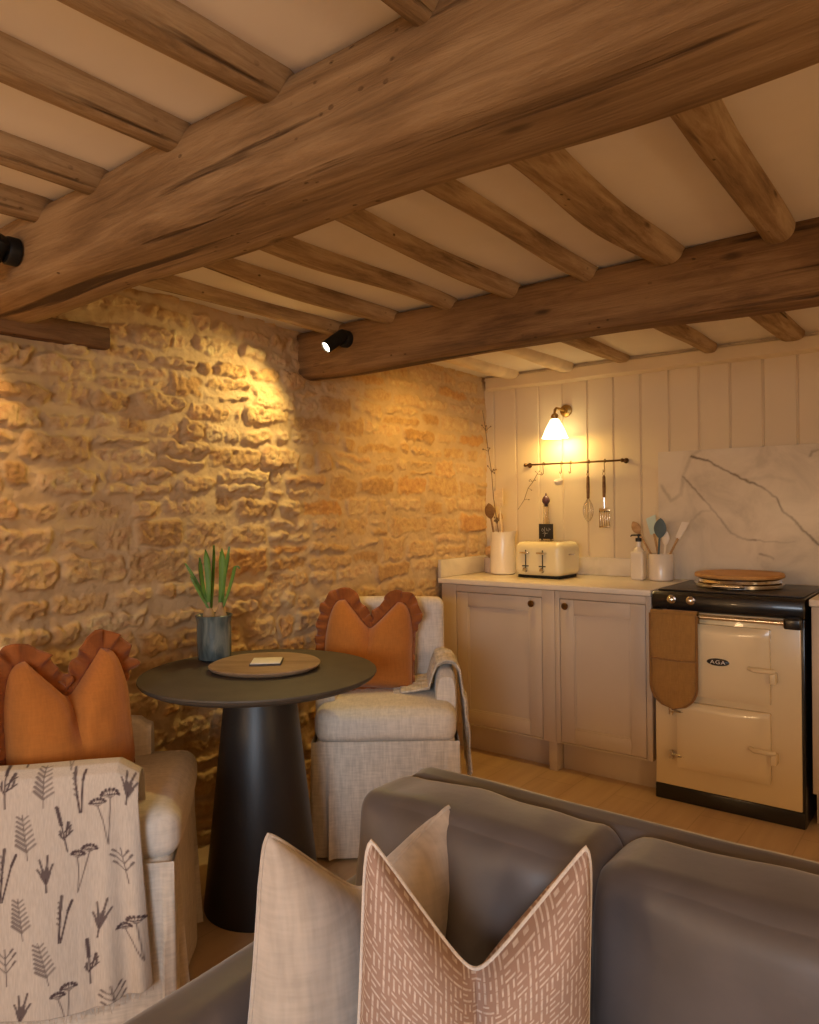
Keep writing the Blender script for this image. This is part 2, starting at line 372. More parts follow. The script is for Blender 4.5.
# ------------------------------------------------------------------ mesh helpers
class MB:
    """collects geometry for ONE mesh object"""
    def __init__(s):
        s.v = []; s.f = []; s.mi = []; s.uv = None
    def add(s, vs, fs, mat=0):
        o = len(s.v)
        s.v += [tuple(p) for p in vs]
        s.f += [tuple(i + o for i in f) for f in fs]
        s.mi += [mat] * len(fs)
        return s
    def grid(s, fn, nu, nv, closed_u=False, closed_v=False, mat=0, flip=False):
        """fn(i/nu, j/nv) -> point ; faces between"""
        cu = nu if closed_u else nu + 1
        cv = nv if closed_v else nv + 1
        vs = [fn(i / nu, j / nv) for i in range(cu) for j in range(cv)]
        fs = []
        for i in range(nu):
            for j in range(nv):
                a = i * cv + j; b_ = ((i + 1) % cu) * cv + j
                c = ((i + 1) % cu) * cv + (j + 1) % cv; d = i * cv + (j + 1) % cv
                fs.append((a, d, c, b_) if flip else (a, b_, c, d))
        return s.add(vs, fs, mat)
    def bm(s, bm, mat=0):
        bm.verts.index_update()
        s.add([v.co[:] for v in bm.verts], [[v.index for v in f.verts] for f in bm.faces], mat)
        bm.free()
        return s
    def box(s, x0, x1, y0, y1, z0, z1, bev=0.0, seg=2, mat=0, rot=None, piv=None):
        bm = bmesh.new()
        bmesh.ops.create_cube(bm, size=1)
        for v in bm.verts:
            v.co = V(((x0 + x1) / 2 + v.co.x * (x1 - x0), (y0 + y1) / 2 + v.co.y * (y1 - y0), (z0 + z1) / 2 + v.co.z * (z1 - z0)))
        if bev:
            bmesh.ops.bevel(bm, geom=bm.edges[:], offset=bev, segments=seg, affect='EDGES', profile=0.5)
        if rot is not None:
            p = V(piv or ((x0 + x1) / 2, (y0 + y1) / 2, (z0 + z1) / 2))
            for v in bm.verts:
                v.co = rot @ (v.co - p) + p
        return s.bm(bm, mat)
    def lathe(s, prof, n=32, cx=0, cy=0, mat=0, cap=True, M4=None):
        """prof: list of (r, z) bottom to top"""
        vs = []; fs = []
        for r, z in prof:
            for k in range(n):
                a = 2 * PI * k / n
                vs.append(V((cx + r * math.cos(a), cy + r * math.sin(a), z)))
        for i in range(len(prof) - 1):
            for k in range(n):
                fs.append((i * n + k, i * n + (k + 1) % n, (i + 1) * n + (k + 1) % n, (i + 1) * n + k))
        if cap:
            fs.append(tuple(range(n - 1, -1, -1)))
            fs.append(tuple((len(prof) - 1) * n + k for k in range(n)))
        if M4 is not None:
            vs = [M4 @ p for p in vs]
        return s.add(vs, fs, mat)
    def tube(s, pts, r, n=8, mat=0, closed=False):
        pts = [V(p) for p in pts]
        rr = r if isinstance(r, (list, tuple)) else [r] * len(pts)
        L = len(pts); vs = []; fs = []
        up = None
        for i, p in enumerate(pts):
            if closed:
                t = pts[(i + 1) % L] - pts[i - 1]
            else:
                t = pts[min(i + 1, L - 1)] - pts[max(i - 1, 0)]
            t.normalize()
            if up is None:
                up = V((0, 0, 1)) if abs(t.z) < 0.9 else V((1, 0, 0))
            up = (up - t * up.dot(t)).normalized()
            w = t.cross(up)
            for k in range(n):
                a = 2 * PI * k / n
                vs.append(p + (up * math.cos(a) + w * math.sin(a)) * rr[i])
        for i in range(L if closed else L - 1):
            for k in range(n):
                j = (i + 1) % L
                fs.append((i * n + k, j * n + k, j * n + (k + 1) % n, i * n + (k + 1) % n))
        if not closed:
            fs.append(tuple(range(n))); fs.append(tuple((L - 1) * n + k for k in range(n - 1, -1, -1)))
        return s.add(vs, fs, mat)
    def xform(s, M4):
        s.v = [tuple(M4 @ V(p)) for p in s.v]
        return s
    def build(s, name, mats, parent=None, angle=40, loc=None, rot=None, attrs=None, smooth=True, recalc=True):
        me = bpy.data.meshes.new(name)
        me.from_pydata(s.v, [], s.f)
        if not isinstance(mats, (list, tuple)):
            mats = [mats]
        for m_ in mats:
            me.materials.append(m_)
        if len(mats) > 1:
            me.polygons.foreach_set('material_index', s.mi)
        if s.uv is not None:
            l = me.uv_layers.new(name='UVMap')
            li = np.zeros(len(me.loops), dtype=np.int32)
            me.loops.foreach_get('vertex_index', li)
            u = np.array(s.uv, dtype=np.float32)[li]
            l.data.foreach_set('uv', u.ravel())
        if recalc:
            bm = bmesh.new(); bm.from_mesh(me)
            bmesh.ops.recalc_face_normals(bm, faces=bm.faces[:])
            bm.to_mesh(me); bm.free()
        if smooth:
            me.shade_smooth()
            me.set_sharp_from_angle(angle=math.radians(angle))
        me.update()
        o = bpy.data.objects.new(name, me)
        COL.objects.link(o)
        if parent is not None:
            o.parent = parent
        if loc is not None:
            o.location = loc
        if rot is not None:
            o.rotation_euler = rot
        if attrs:
            for k, arr in attrs.items():
                a = me.color_attributes.new(k, 'FLOAT_COLOR', 'POINT')
                a.data.foreach_set('color', np.asarray(arr, dtype=np.float32).ravel())
        return o

def tag(o, label=None, cat=None, group=None, kind=None):
    if label: o['label'] = label
    if cat: o['category'] = cat
    if group: o['group'] = group
    if kind: o['kind'] = kind
    return o

def thing(name, label, cat, loc=(0, 0, 0), rz=0.0, group=None):
    o = bpy.data.objects.new(name, None)
    o.empty_display_size = 0.1
    COL.objects.link(o)
    o.location = loc; o.rotation_euler = (0, 0, rz)
    return tag(o, label, cat, group)

def copy_thing(root, loc, rz, label, group=None):
    c = root.copy(); COL.objects.link(c)
    c.location = loc; c.rotation_euler = (0, 0, rz); c['label'] = label
    if group: c['group'] = group
    for ch in list(root.children):
        d = ch.copy(); COL.objects.link(d); d.parent = c
        for g in ch.children:
            e = g.copy(); COL.objects.link(e); e.parent = d
    return c

def struct(o):
    o['kind'] = 'structure'
    return o

def nz(p, s=1.0, off=0.0):
    return noise.noise(V((p[0] * s + off, p[1] * s + off * 1.7, p[2] * s - off)))

def puff(w, d, h, r=0.05, n=14, bulge=(0, 0, 0), amp=0.0, sc=8.0, seed=0.0, sag=0.0):
    """soft box centred at the origin : rounded edges, bulging faces, gentle wrinkles"""
    mb = MB()
    idx = {}
    vs = []; fs = []
    def key(a, b_, c):
        k = (a, b_, c)
        if k not in idx:
            idx[k] = len(vs)
            u = [2 * a / n - 1, 2 * b_ / n - 1, 2 * c / n - 1]
            # tighten the sampling near the edges
            u = [math.copysign(1 - (1 - abs(x)) ** 1.5, x) for x in u]
            H = (w / 2, d / 2, h / 2)
            p = V((u[0] * H[0], u[1] * H[1], u[2] * H[2]))
            rr = min(r, min(H) * 0.999)
            q = V([max(-(H[i] - rr), min(H[i] - rr, p[i])) for i in range(3)])
            dlt = p - q
            if dlt.length > 1e-9:
                p = q + dlt.normalized() * rr
            fx = (1 - u[1] ** 2) * (1 - u[2] ** 2); fy = (1 - u[0] ** 2) * (1 - u[2] ** 2); fz = (1 - u[0] ** 2) * (1 - u[1] ** 2)
            p.x += bulge[0] * u[0] * fx; p.y += bulge[1] * u[1] * fy; p.z += bulge[2] * u[2] * fz
            if amp:
                p += V((nz(p, sc, seed), nz(p, sc, seed + 5), nz(p, sc, seed + 9))) * amp
            vs.append(p)
        return idx[k]
    for ax in range(3):
        for side in (0, n):
            for i in range(n):
                for j in range(n):
                    def c(i_, j_):
                        t = [0, 0, 0]; t[ax] = side; t[(ax + 1) % 3] = i_; t[(ax + 2) % 3] = j_
                        return key(*t)
                    f = [c(i, j), c(i + 1, j), c(i + 1, j + 1), c(i, j + 1)]
                    if side == 0: f.reverse()
                    fs.append(f)
    mb.add(vs, fs)
    return mb

def shift(mb, x=0, y=0, z=0, rx=0, ry=0, rz=0):
    return mb.xform(Matrix.Translation((x, y, z)) @ Matrix.Rotation(rz, 4, 'Z') @ Matrix.Rotation(ry, 4, 'Y') @ Matrix.Rotation(rx, 4, 'X'))

# ------------------------------------------------------------------ measurements of the place
H_EYE = 1.30
YAW = math.radians(37.6)
RV = V((math.cos(YAW), math.sin(YAW), 0)); FV = V((-math.sin(YAW), math.cos(YAW), 0))
def rd(r, d, z=0.0):
    """a spot in the room measured r metres to the right of and d metres ahead of the standing point"""
    p = RV * r + FV * d
    return V((p.x, p.y, z))
XL, XR, YB, YF = -2.40, 2.30, -2.30, 3.86     # left stone wall, right wall, wall behind, kitchen wall
ZC = 2.085                                     # ceiling

# ------------------------------------------------------------------ setting
mb = MB(); mb.box(XL - .15, XR + .1, YB - .1, YF + .1, -0.1, 0.0)
struct(mb.build('floor', M['floor'], smooth=False))
# ceiling with softly uneven plaster
def ceil_pt(u, v):
    x = XL - .15 + u * (XR - XL + .25); y = YB - .1 + v * (YF - YB + .2)
    return (x, y, ZC + 0.010 * nz((x, y, 0), 1.6, 3))
mb = MB(); mb.grid(ceil_pt, 90, 110); mb.box(XL - .15, XR + .1, YB - .1, YF + .1, ZC + .05, ZC + .12)
struct(mb.build('ceiling', M['plaster']))
# plain unseen walls
mb = MB(); mb.box(XR, XR + .1, YB - .1, YF + .1, 0, ZC + .1)
struct(mb.build('wall_right', M['plaster'], smooth=False))
mb = MB()                                     # wall behind, with a window opening x -0.2..1.2, z 0.85..1.85
mb.box(XL - .1, -0.2, YB - .1, YB, 0, ZC + .1); mb.box(1.2, XR + .1, YB - .1, YB, 0, ZC + .1)
mb.box(-0.2, 1.2, YB - .1, YB, 0, 0.85); mb.box(-0.2, 1.2, YB - .1, YB, 1.85, ZC + .1)
struct(mb.build('wall_behind', M['plaster'], smooth=False))
mb = MB()
for x in (-0.2, 0.48, 1.16): mb.box(x, x + .04, YB - .07, YB - .03, 0.85, 1.85)
for z in (0.85, 1.33, 1.81): mb.box(-0.2, 1.2, YB - .07, YB - .03, z, z + .04)
struct(mb.build('window_1', M['window_frame'], smooth=False))

# rubble stone wall on the left ---------------------------------------------------
rng = np.random.RandomState(11)
def vnoise(x, y, seed):
    r = np.random.RandomState(seed); L = r.rand(256, 256)
    xi = np.floor(x).astype(int); yi = np.floor(y).astype(int)
    fx = x - xi; fy = y - yi
    fx = fx * fx * fx * (fx * (fx * 6 - 15) + 10); fy = fy * fy * fy * (fy * (fy * 6 - 15) + 10)
    a = L[xi % 256, yi % 256]; b_ = L[(xi + 1) % 256, yi % 256]; c = L[xi % 256, (yi + 1) % 256]; d = L[(xi + 1) % 256, (yi + 1) % 256]
    return (a * (1 - fx) + b_ * fx) * (1 - fy) + (c * (1 - fx) + d * fx) * fy
def fbm(x, y, seed, octv=4, gain=0.5):
    s = 0; a = 1; t = 0
    for o in range(octv):
        s = s + a * (vnoise(x * 2 ** o + 31 * o, y * 2 ** o + 17 * o, seed + o) - .5); t += a; a *= gain
    return s / t * 2
def stone_wall():
    y0, y1, z0, z1 = 0.45, YF + .05, 0.0, ZC + .06
    st = 0.0052
    ny = int((y1 - y0) / st); nzv = int((z1 - z0) / st)
    yy, zz = np.meshgrid(np.linspace(y0, y1, ny), np.linspace(z0, z1, nzv), indexing='ij')
    wy = yy + 0.026 * fbm(yy * 9, zz * 9, 1, 4) + 0.014 * fbm(yy * 34, zz * 34, 41, 2)
    wz = zz + 0.021 * fbm(yy * 7, zz * 8, 5, 4) + 0.013 * fbm(yy * 34, zz * 34, 51, 2)
    stones = []
    z = -0.05
    while z < z1 + .1:
        h = rng.uniform(0.055, 0.135)
        y = y0 - rng.uniform(0, .2)
        while y < y1 + .2:
            big = 1.25 if y > 2.2 else 1.0
            w = rng.uniform(0.08, 0.27) * big * (0.75 + 2.6 * h)
            if h > 0.1 and rng.rand() < 0.35:       # two thin stones stacked
                k = rng.uniform(.35, .65)
                stones.append((y + w / 2, z + h * k / 2, w / 2, h * k / 2)); stones.append((y + w / 2, z + h * (1 + k) / 2, w / 2, h * (1 - k) / 2))
            else:
                stones.append((y + w / 2 , z + h / 2 + rng.uniform(-.012, .012), w / 2, h / 2 * rng.uniform(.85, 1.08)))
            y += w
        z += h
    best = np.full(yy.shape, -9.0); ids = np.zeros(yy.shape, dtype=int)
    for i, (sy, sz, hw, hh) in enumerate(stones):
        m_ = (np.abs(wy - sy) < hw + .02) & (np.abs(wz - sz) < hh + .02)
        if not m_.any(): continue
        a = hw - np.abs(wy[m_] - sy); b_ = hh - np.abs(wz[m_] - sz)
        k = 0.022
        hmin = np.clip(.5 + .5 * (b_ - a) / k, 0, 1)
        d = b_ * (1 - hmin) + a * hmin - k * hmin * (1 - hmin)
        cur = best[m_]; cid = ids[m_]
        up = d > cur
        cur[up] = d[up]; cid[up] = i
        best[m_] = cur; ids[m_] = cid
    n_ = len(stones)
    tone = rng.rand(n_); prot = rng.uniform(0.25, 1.0, n_); gy = rng.uniform(-.10, .10, n_); gz = rng.uniform(-.13, .16, n_); gap = rng.uniform(.001, .012, n_)
    flush = rng.rand(n_) < 0.16
    prot[flush] *= 0.15
    cy = np.array([s[0] for s in stones]); cz = np.array([s[1] for s in stones])
    e = np.clip((best - gap[ids]) / 0.014, 0, 1); e = e * e * (3 - 2 * e)
    calm = np.clip((yy - 2.15) / 0.5, 0, 1)                       # the kitchen end is smoother, flush pointed
    rough = 0.85 - 0.45 * calm
    hgt = e * (0.031 * prot[ids] + gy[ids] * (yy - cy[ids]) + gz[ids] * (zz - cz[ids])) * rough
    pits = np.clip(.30 - vnoise(yy * 55, zz * 55, 33), 0, 1) + np.clip(.28 - vnoise(yy * 28 + 9, zz * 34, 37), 0, 1) * 1.3
    ridge = 1 - np.abs(fbm(yy * 20, zz * 24, 21, 5, .62)) * 2
    hgt += e * rough * (0.012 * fbm(yy * 46, zz * 46, 7, 4, .7) + 0.005 * fbm(yy * 17, zz * 22, 15, 3) + .003 * ridge - .030 * pits)
    hgt += (1 - e) * (0.006 * fbm(yy * 22, zz * 22, 9, 3) )
    hgt += 0.030 * fbm(yy * 1.7, zz * 1.7, 13, 3)
    lean = -0.05 * np.clip((1.9 - yy) / .5, 0, 1) * np.clip((1.35 - zz) / .5, 0, 1)
    x = -2.385 + hgt + lean
    x = np.where(yy > 3.2, np.minimum(x, -2.352), x)
    vs = np.stack([x, yy, zz], -1).reshape(-1, 3)
    I = np.arange(ny * nzv).reshape(ny, nzv)
    f = np.stack([I[:-1, :-1], I[1:, :-1], I[1:, 1:], I[:-1, 1:]], -1).reshape(-1, 4)
    me = bpy.data.meshes.new('wall_left')
    me.vertices.add(len(vs)); me.vertices.foreach_set('co', vs.astype(np.float32).ravel())
    me.loops.add(f.size); me.loops.foreach_set('vertex_index', f.astype(np.int32).ravel())
    me.polygons.add(len(f)); me.polygons.foreach_set('loop_start', np.arange(0, f.size, 4, dtype=np.int32))
    me.update(calc_edges=True)
    me.shade_smooth()
    me.materials.append(M['stone'])
    a = me.color_attributes.new('stone', 'FLOAT_COLOR', 'POINT')
    c = np.zeros((len(vs), 4), dtype=np.float32); c[:, 3] = 1
    c[:, 0] = tone[ids].ravel(); c[:, 1] = e.ravel()
    a.data.foreach_set('color', c.ravel())
    o = bpy.data.objects.new('wall_left', me); COL.objects.link(o)
    return o
struct(stone_wall())
mb = MB(); mb.box(XL - .14, XL - .09, YB - .1, YF + .1, 0, ZC + .1)
mb.box(XL - .09, XL + .0, YB - .1, 0.46, 0, ZC + .1)
struct(mb.build('wall_left_backing', M['plaster'], smooth=False))

# kitchen wall of vertical boards with V grooves
GRV = [-2.33 + 0.15 * k for k in range(-1, 33)]
def board_wall():
    xs = []
    for g in [-2.174 + 0.149 * k for k in range(-2, 32)]:
        xs += [(g - .007, 0), (g - 0.002, .008), (g + .002, .008), (g + .007, 0)]
    xs = [(XL - .1, 0)] + [q for q in xs if XL - .1 < q[0] < XR + .1] + [(XR + .1, 0)]
    vs = []; fs = []
    for x, dp in xs:
        vs += [(x, YF + dp, 0), (x, YF + dp, ZC + .1)]
    for i in range(len(xs) - 1):
        fs.append((2 * i, 2 * i + 2, 2 * i + 3, 2 * i + 1))
    mb = MB(); mb.add(vs, fs); mb.box(XL - .1, XR + .1, YF + .02, YF + .1, 0, ZC + .1)
    return mb.build('wall_kitchen', M['panel_paint'], angle=20)
struct(board_wall())
mb = MB(); mb.grid(lambda u, v: ( -2.36 + u * 4.6, YF + .0 - 0.034 * (1 if 0.12 < v < .88 else .8 if .02 < v < .98 else 0), 1.992 + 0.085 * v + .004 * nz((u * 9, v, 0), 1.5)), 60, 12)
struct(mb.build('trim_1', M['panel_paint']))

# ------------------------------------------------------------------ beams and joists
def timber(name, label, cat, p0, p1, w, h, mat, seed, group=None, rnd=0.25, wob=0.012, n=36, segs=70, droop=0.0, taper=0.0, dent=0.006):
    """hewn timber from p0 to p1 (centres); length along local X; one mesh"""
    p0 = V(p0); p1 = V(p1); L = (p1 - p0).length
    ex = 2 + 6 * (1 - rnd) ** 2
    mb = MB(); vs = []; fs = []
    for i in range(segs + 1):
        t = i / segs
        x = t * L
        e = min(t, 1 - t) * L
        end = 1.0 if e > .03 or (w > .11 and L > 3) or rnd < .06 else 0.80 + .20 * math.sqrt(max(0, 1 - (1 - e / .03) ** 2))
        oy = wob * nz((x, 0, 0), 1.6, seed) * 2; oz = wob * nz((x, 7, 0), 1.4, seed + 3) * 1.6 - droop * math.sin(PI * t)
        sw = (1 + 0.18 * nz((x, 3, 3), 1.5, seed)) * (1 - taper * t) * end
        for k in range(n):
            a = 2 * PI * k / n + PI / 4
            c, s_ = math.cos(a), math.sin(a)
            r = (abs(c) ** ex + abs(s_) ** ex) ** (-1 / ex)
            y = c * r * w / 2 * sw; z = s_ * r * h / 2 * sw
            q = (x * 1.2, y * 6, z * 6)
            f = 1 + dent * 10 * nz(q, 1.3, seed) + dent * 5 * nz((x * 3, y * 25, z * 25), 1.0, seed + 2)
            vs.append((x, oy + y * f, oz + z * f))
    for i in range(segs):
        for k in range(n):
            fs.append((i * n + k, (i + 1) * n + k, (i + 1) * n + (k + 1) % n, i * n + (k + 1) % n))
    fs.append(tuple(range(n - 1, -1, -1))); fs.append(tuple(segs * n + k for k in range(n)))
    mb.add(vs, fs)
    d = (p1 - p0).normalized()
    o = mb.build(name, mat, angle=50)
    o.location = p0
    o.rotation_euler = (0, 0, math.atan2(d.y, d.x))
    return tag(o, label, cat, group)

timber('ceiling_beam', 'massive hewn oak beam across the foreground, upper left to upper right', 'beam', (-2.42, 1.035, 1.985), (2.3, 1.035, 1.985), .226, .188, M['oak_beam'], 2.3, 'main oak beams', rnd=.12, wob=.004, segs=120, dent=.0035)
timber('ceiling_beam', 'darker oak beam in front of the kitchen, carrying the round black spotlight', 'beam', (-2.43, 2.37, 1.978), (2.3, 2.37, 1.978), .122, .212, M['oak_beam_dark'], 8.1, 'main oak beams', rnd=.12, wob=.004, segs=120, dent=.0035)

JG = 'joists between the two main beams'
mid = [(-.445, .094, 'thick crooked pale joist nearest the right edge, between the two main beams'),
       (-.765, .115, 'stout pitted joist between the two main beams, second from the right'),
       (-1.030, .088, 'joist between the two main beams, third from the right'),
       (-1.312, .082, 'joist between the two main beams, fourth from the right'),
       (-1.590, .090, 'joist between the two main beams, fifth from the right'),
       (-1.872, .095, 'joist between the two main beams, ending just right of the black spotlight'),
       (-2.165, .10, 'joist nearest the stone wall, between the two main beams, ending above the spotlight')]
for i, (x, w, lab) in enumerate(mid):
    timber('ceiling_joist', lab, 'joist', (x, 1.09, 2.082), (x - .012, 2.36, 2.084), w * (.92 if i < 2 else .74), .078 + (.014 if i < 2 else 0), M['oak_joist'], 20 + i * 3.7, JG, rnd=.72, wob=.018 if i < 2 else .011, segs=70, n=30, dent=.010)
NG = 'joists in front of the near beam'
near = [(-.675, .075, 'joist stub at the very top edge, in front of the foreground beam'),
        (-1.012, .105, 'round ended joist meeting the foreground beam, upper left, rightmost of three'),
        (-1.305, .110, 'round ended joist meeting the foreground beam, middle of the three at upper left'),
        (-1.625, .105, 'round ended joist meeting the foreground beam, lowest of the three at upper left'),
        (-1.885, .09, 'short view of a joist above the cut off black spotlight at left edge')]
for i, (x, w, lab) in enumerate(near):
    timber('ceiling_joist', lab, 'joist', (x, -.6, 2.083), (x, 0.955, 2.083), w * .78, .105, M['oak_joist'], 61 + i * 4.1, NG, rnd=.75, wob=.009, segs=60, n=30, dent=.008)
KG = 'joists over the kitchen'
kit = [(-.70, .105, M['oak_joist'], 'bare oak joist over the range cooker, rightmost in the kitchen ceiling'),
       (-1.065, .075, M['oak_joist'], 'thin brown joist in the kitchen ceiling, between two others'),
       (-1.50, .085, M['oak_joist'], 'brown joist in the kitchen ceiling, right of the lit wall lamp'),
       (-1.82, .08, M['painted_joist'], 'cream painted joist in the kitchen ceiling above the lit wall lamp'),
       (-2.17, .09, M['painted_joist'], 'cream painted joist in the kitchen ceiling beside the stone wall')]
for i, (x, w, mt, lab) in enumerate(kit):
    timber('ceiling_joist', lab, 'joist', (x, 2.40, 2.082), (x, 3.835, 2.082), w, .080, mt, 91 + i * 3.3, KG, rnd=.6, wob=.008, segs=40, n=24)
# old lintel let into the stone wall at the left
timber('timber_lintel', 'old dark timber lintel set in the stone wall, under the foreground beam', 'lintel', (-2.402, .52, 1.890), (-2.402, 1.395, 1.874), .10, .078, M['dark_timber'], 44, rnd=.05, wob=.004, segs=36)

# ------------------------------------------------------------------ spotlights
def spotlight(label, base, by, lens_dir, group):
    """round mounting plate on a beam face looking towards -Y, stubby tilting barrel"""
    t = thing('spotlight', label, 'spotlight', base, 0, group)
    A = Matrix.Rotation(PI / 2, 4, 'X')
    mb = MB(); mb.lathe([(.030, 0), (.036, .002), (.036, .026), (.032, .031), (.012, .032)], 32, M4=A); mb.build('mount', M['black_steel'], t)
    d = V(lens_dir).normalized()
    hinge = V((0, -.052, -.002))
    mb = MB(); mb.tube([V((0, -.028, 0)), hinge], .010, 12); mb.build('swivel', M['black_steel'], t)
    q = V((0, 0, 1)).rotation_difference(d).to_matrix().to_4x4()
    B = Matrix.Translation(hinge - d * .035) @ q
    mb = MB(); mb.lathe([(.018, 0), (.024, .004), (.026, .012), (.026, .108), (.024, .110), (.0225, .110), (.0215, .100)], 32, M4=B); bar = mb.build('barrel', M['black_steel'], t)
    mb = MB(); mb.lathe([(.0005, .1015), (.021, .1015), (.021, .1035), (.0005, .104)], 28, M4=B); ln = mb.build('lens', M['led_glow'], bar); ln['label'] = 'glowing white lens'
    return V(base) + B @ V((0, 0, .114)), d
SP1, SD1 = spotlight('black swivel spotlight on the kitchen beam beside the stone wall, lens lit', (-2.095, 2.312, 2.004), 0, (-.26, -.66, -.52), 'beam spotlights')
SP2, SD2 = spotlight('black spotlight cut off by the left edge, on the foreground beam', (-1.985, .921, 1.975), 0, (-.75, -.25, -.75), 'beam spotlights')

# ------------------------------------------------------------------ kitchen base units
CF = 3.31                                       # face of the doors
def shaker_door(mb, x0, x1, z0, z1, y, st=.07):
    mb.box(x0, x0 + st, y, y + .022, z0, z1, .0025); mb.box(x1 - st, x1, y, y + .022, z0, z1, .0025)
    mb.box(x0 + st, x1 - st, y, y + .022, z0, z0 + st, .0025); mb.box(x0 + st, x1 - st, y, y + .022, z1 - st, z1, .0025)
    mb.box(x0 + st - .004, x1 - st + .004, y + .008, y + .018, z0 + st - .004, z1 - st + .004)
    # small bead round the panel
    b_ = .007
    mb.box(x0 + st, x0 + st + b_, y + .003, y + .012, z0 + st, z1 - st, .002); mb.box(x1 - st - b_, x1 - st, y + .003, y + .012, z0 + st, z1 - st, .002)
    mb.box(x0 + st, x1 - st, y + .003, y + .012, z0 + st, z0 + st + b_, .002); mb.box(x0 + st, x1 - st, y + .003, y + .012, z1 - st - b_, z1 - st, .002)
def cabinet(label, x0, x1, dx0, dx1, knob, kick_post=None):
    t = thing('base_cabinet', label, 'cabinet', ((x0 + x1) / 2, 3.6, 0), 0, 'kitchen base cabinets')
    ox, oy = -(x0 + x1) / 2, -3.6
    def sh(mb): return shift(mb, ox, oy, 0)
    mb = MB()
    mb.box(x0, x1, CF + .026, 3.845, .145, .888)
    # face frame
    mb.box(x0, dx0 - .003, CF, CF + .03, .145, .888, .002); mb.box(dx1 + .003, x1, CF, CF + .03, .145, .888, .002)
    mb.box(dx0 - .003, dx1 + .003, CF, CF + .03, .852, .888, .002); mb.box(dx0 - .003, dx1 + .003, CF, CF + .03, .145, .152, .002)
    sh(mb).build('carcass', M['cabinet_paint'], t)
    mb = MB(); mb.box(x0 + .001, x1 - .001, CF + .075, CF + .095, 0.0, .147, .002); sh(mb).build('toe_kick', M['cabinet_paint'], t)
    if kick_post:
        mb = MB(); mb.box(kick_post - .022, kick_post + .022, CF + .012, CF + .074, 0.0, .146, .004); sh(mb).build('foot_post', M['cabinet_paint'], t)
    mb = MB(); shaker_door(mb, dx0, dx1, .155, .849, CF + .002)
    d = sh(mb).build('door', M['cabinet_paint'], t)
    mb = MB(); mb.lathe([(.006, 0), (.006, .014), (.016, .020), (.017, .026), (.012, .031)], 20, M4=Matrix.Translation((knob, CF + .003, .818)) @ Matrix.Rotation(PI / 2, 4, 'X'))
    k = sh(mb).build('knob', M['dark_brass'], d); k['label'] = 'small dark brass knob'
    return t
cabinet('putty base cabinet next to the stone wall, shaker door, knob at right', -2.335, -1.664, -2.24, -1.735, -1.782, -1.668 - .018)
cabinet('putty base cabinet touching the range cooker, shaker door, knob at left', -1.662, -1.186, -1.635, -1.215, -1.600)
cabinet('pale base cabinet at the right edge, right of the range cooker', -.545, .10, -.50, .06, .0)

mb = MB(); mb.box(-2.345, -1.181, 3.288, 3.852, .892, .920, .004, 3)
tag(mb.build('worktop', M['quartz']), 'pale stone worktop left of the range cooker, toaster and jug standing on it', 'worktop')
mb = MB(); mb.box(-.55, .12, 3.288, 3.852, .892, .920, .004, 3)
tag(mb.build('worktop', M['quartz']), 'pale stone worktop corner right of the range cooker at the right edge', 'worktop')
mb = MB(); mb.box(-2.322, -1.334, 3.838, 3.858, .921, 1.018, .003); mb.box(-2.345, -2.325, 3.292, 3.858, .921, 1.018, .003)
tag(mb.build('marble_upstand', M['marble']), 'low pale marble upstand along the back of the worktop, behind the toaster', 'upstand')
def raster_strokes(X, Y, strokes):
    out = np.zeros(X.shape)
    for pts, th, val in strokes:
        for (ax, ay), (bx, by) in zip(pts, pts[1:]):
            dx, dy = bx - ax, by - ay
            k = np.clip(((X - ax) * dx + (Y - ay) * dy) / (dx * dx + dy * dy + 1e-12), 0, 1)
            d = np.hypot(X - ax - k * dx, Y - ay - k * dy)
            out = np.maximum(out, val * np.clip(1.25 - d / th, 0, 1))
    return out
VEINS = [([(-1.167, 1.542), (-1.084, 1.519), (-1.027, 1.481), (-.971, 1.449), (-.905, 1.411), (-.84, 1.38), (-.777, 1.327), (-.747, 1.263), (-.696, 1.218), (-.636, 1.145), (-.598, 1.107), (-.5, 1.04), (-.38, .98)], .0065, .75),
         ([(-1.204, 1.439), (-1.122, 1.345), (-1.064, 1.272), (-1.008, 1.2), (-.98, 1.159), (-.93, 1.13), (-.865, 1.125)], .006, .62), ([(-.93, 1.13), (-.865, 1.125), (-.769, 1.115), (-.697, 1.122)], .004, .35),
         ([(-.849, 1.061), (-.823, 1.055), (-.791, 1.04)], .006, .5), ([(-.632, 1.514), (-.622, 1.535), (-.593, 1.545)], .008, .4), ([(-1.315, 1.399), (-1.267, 1.323), (-1.217, 1.347), (-1.204, 1.439)], .011, .3),
         ([(-1.204, 1.439), (-1.17, 1.542), (-1.12, 1.572)], .010, .22), ([(-1.064, 1.272), (-1.12, 1.262), (-1.17, 1.22)], .006, .25), ([(-.905, 1.411), (-.80, 1.43), (-.70, 1.40)], .012, .12)]
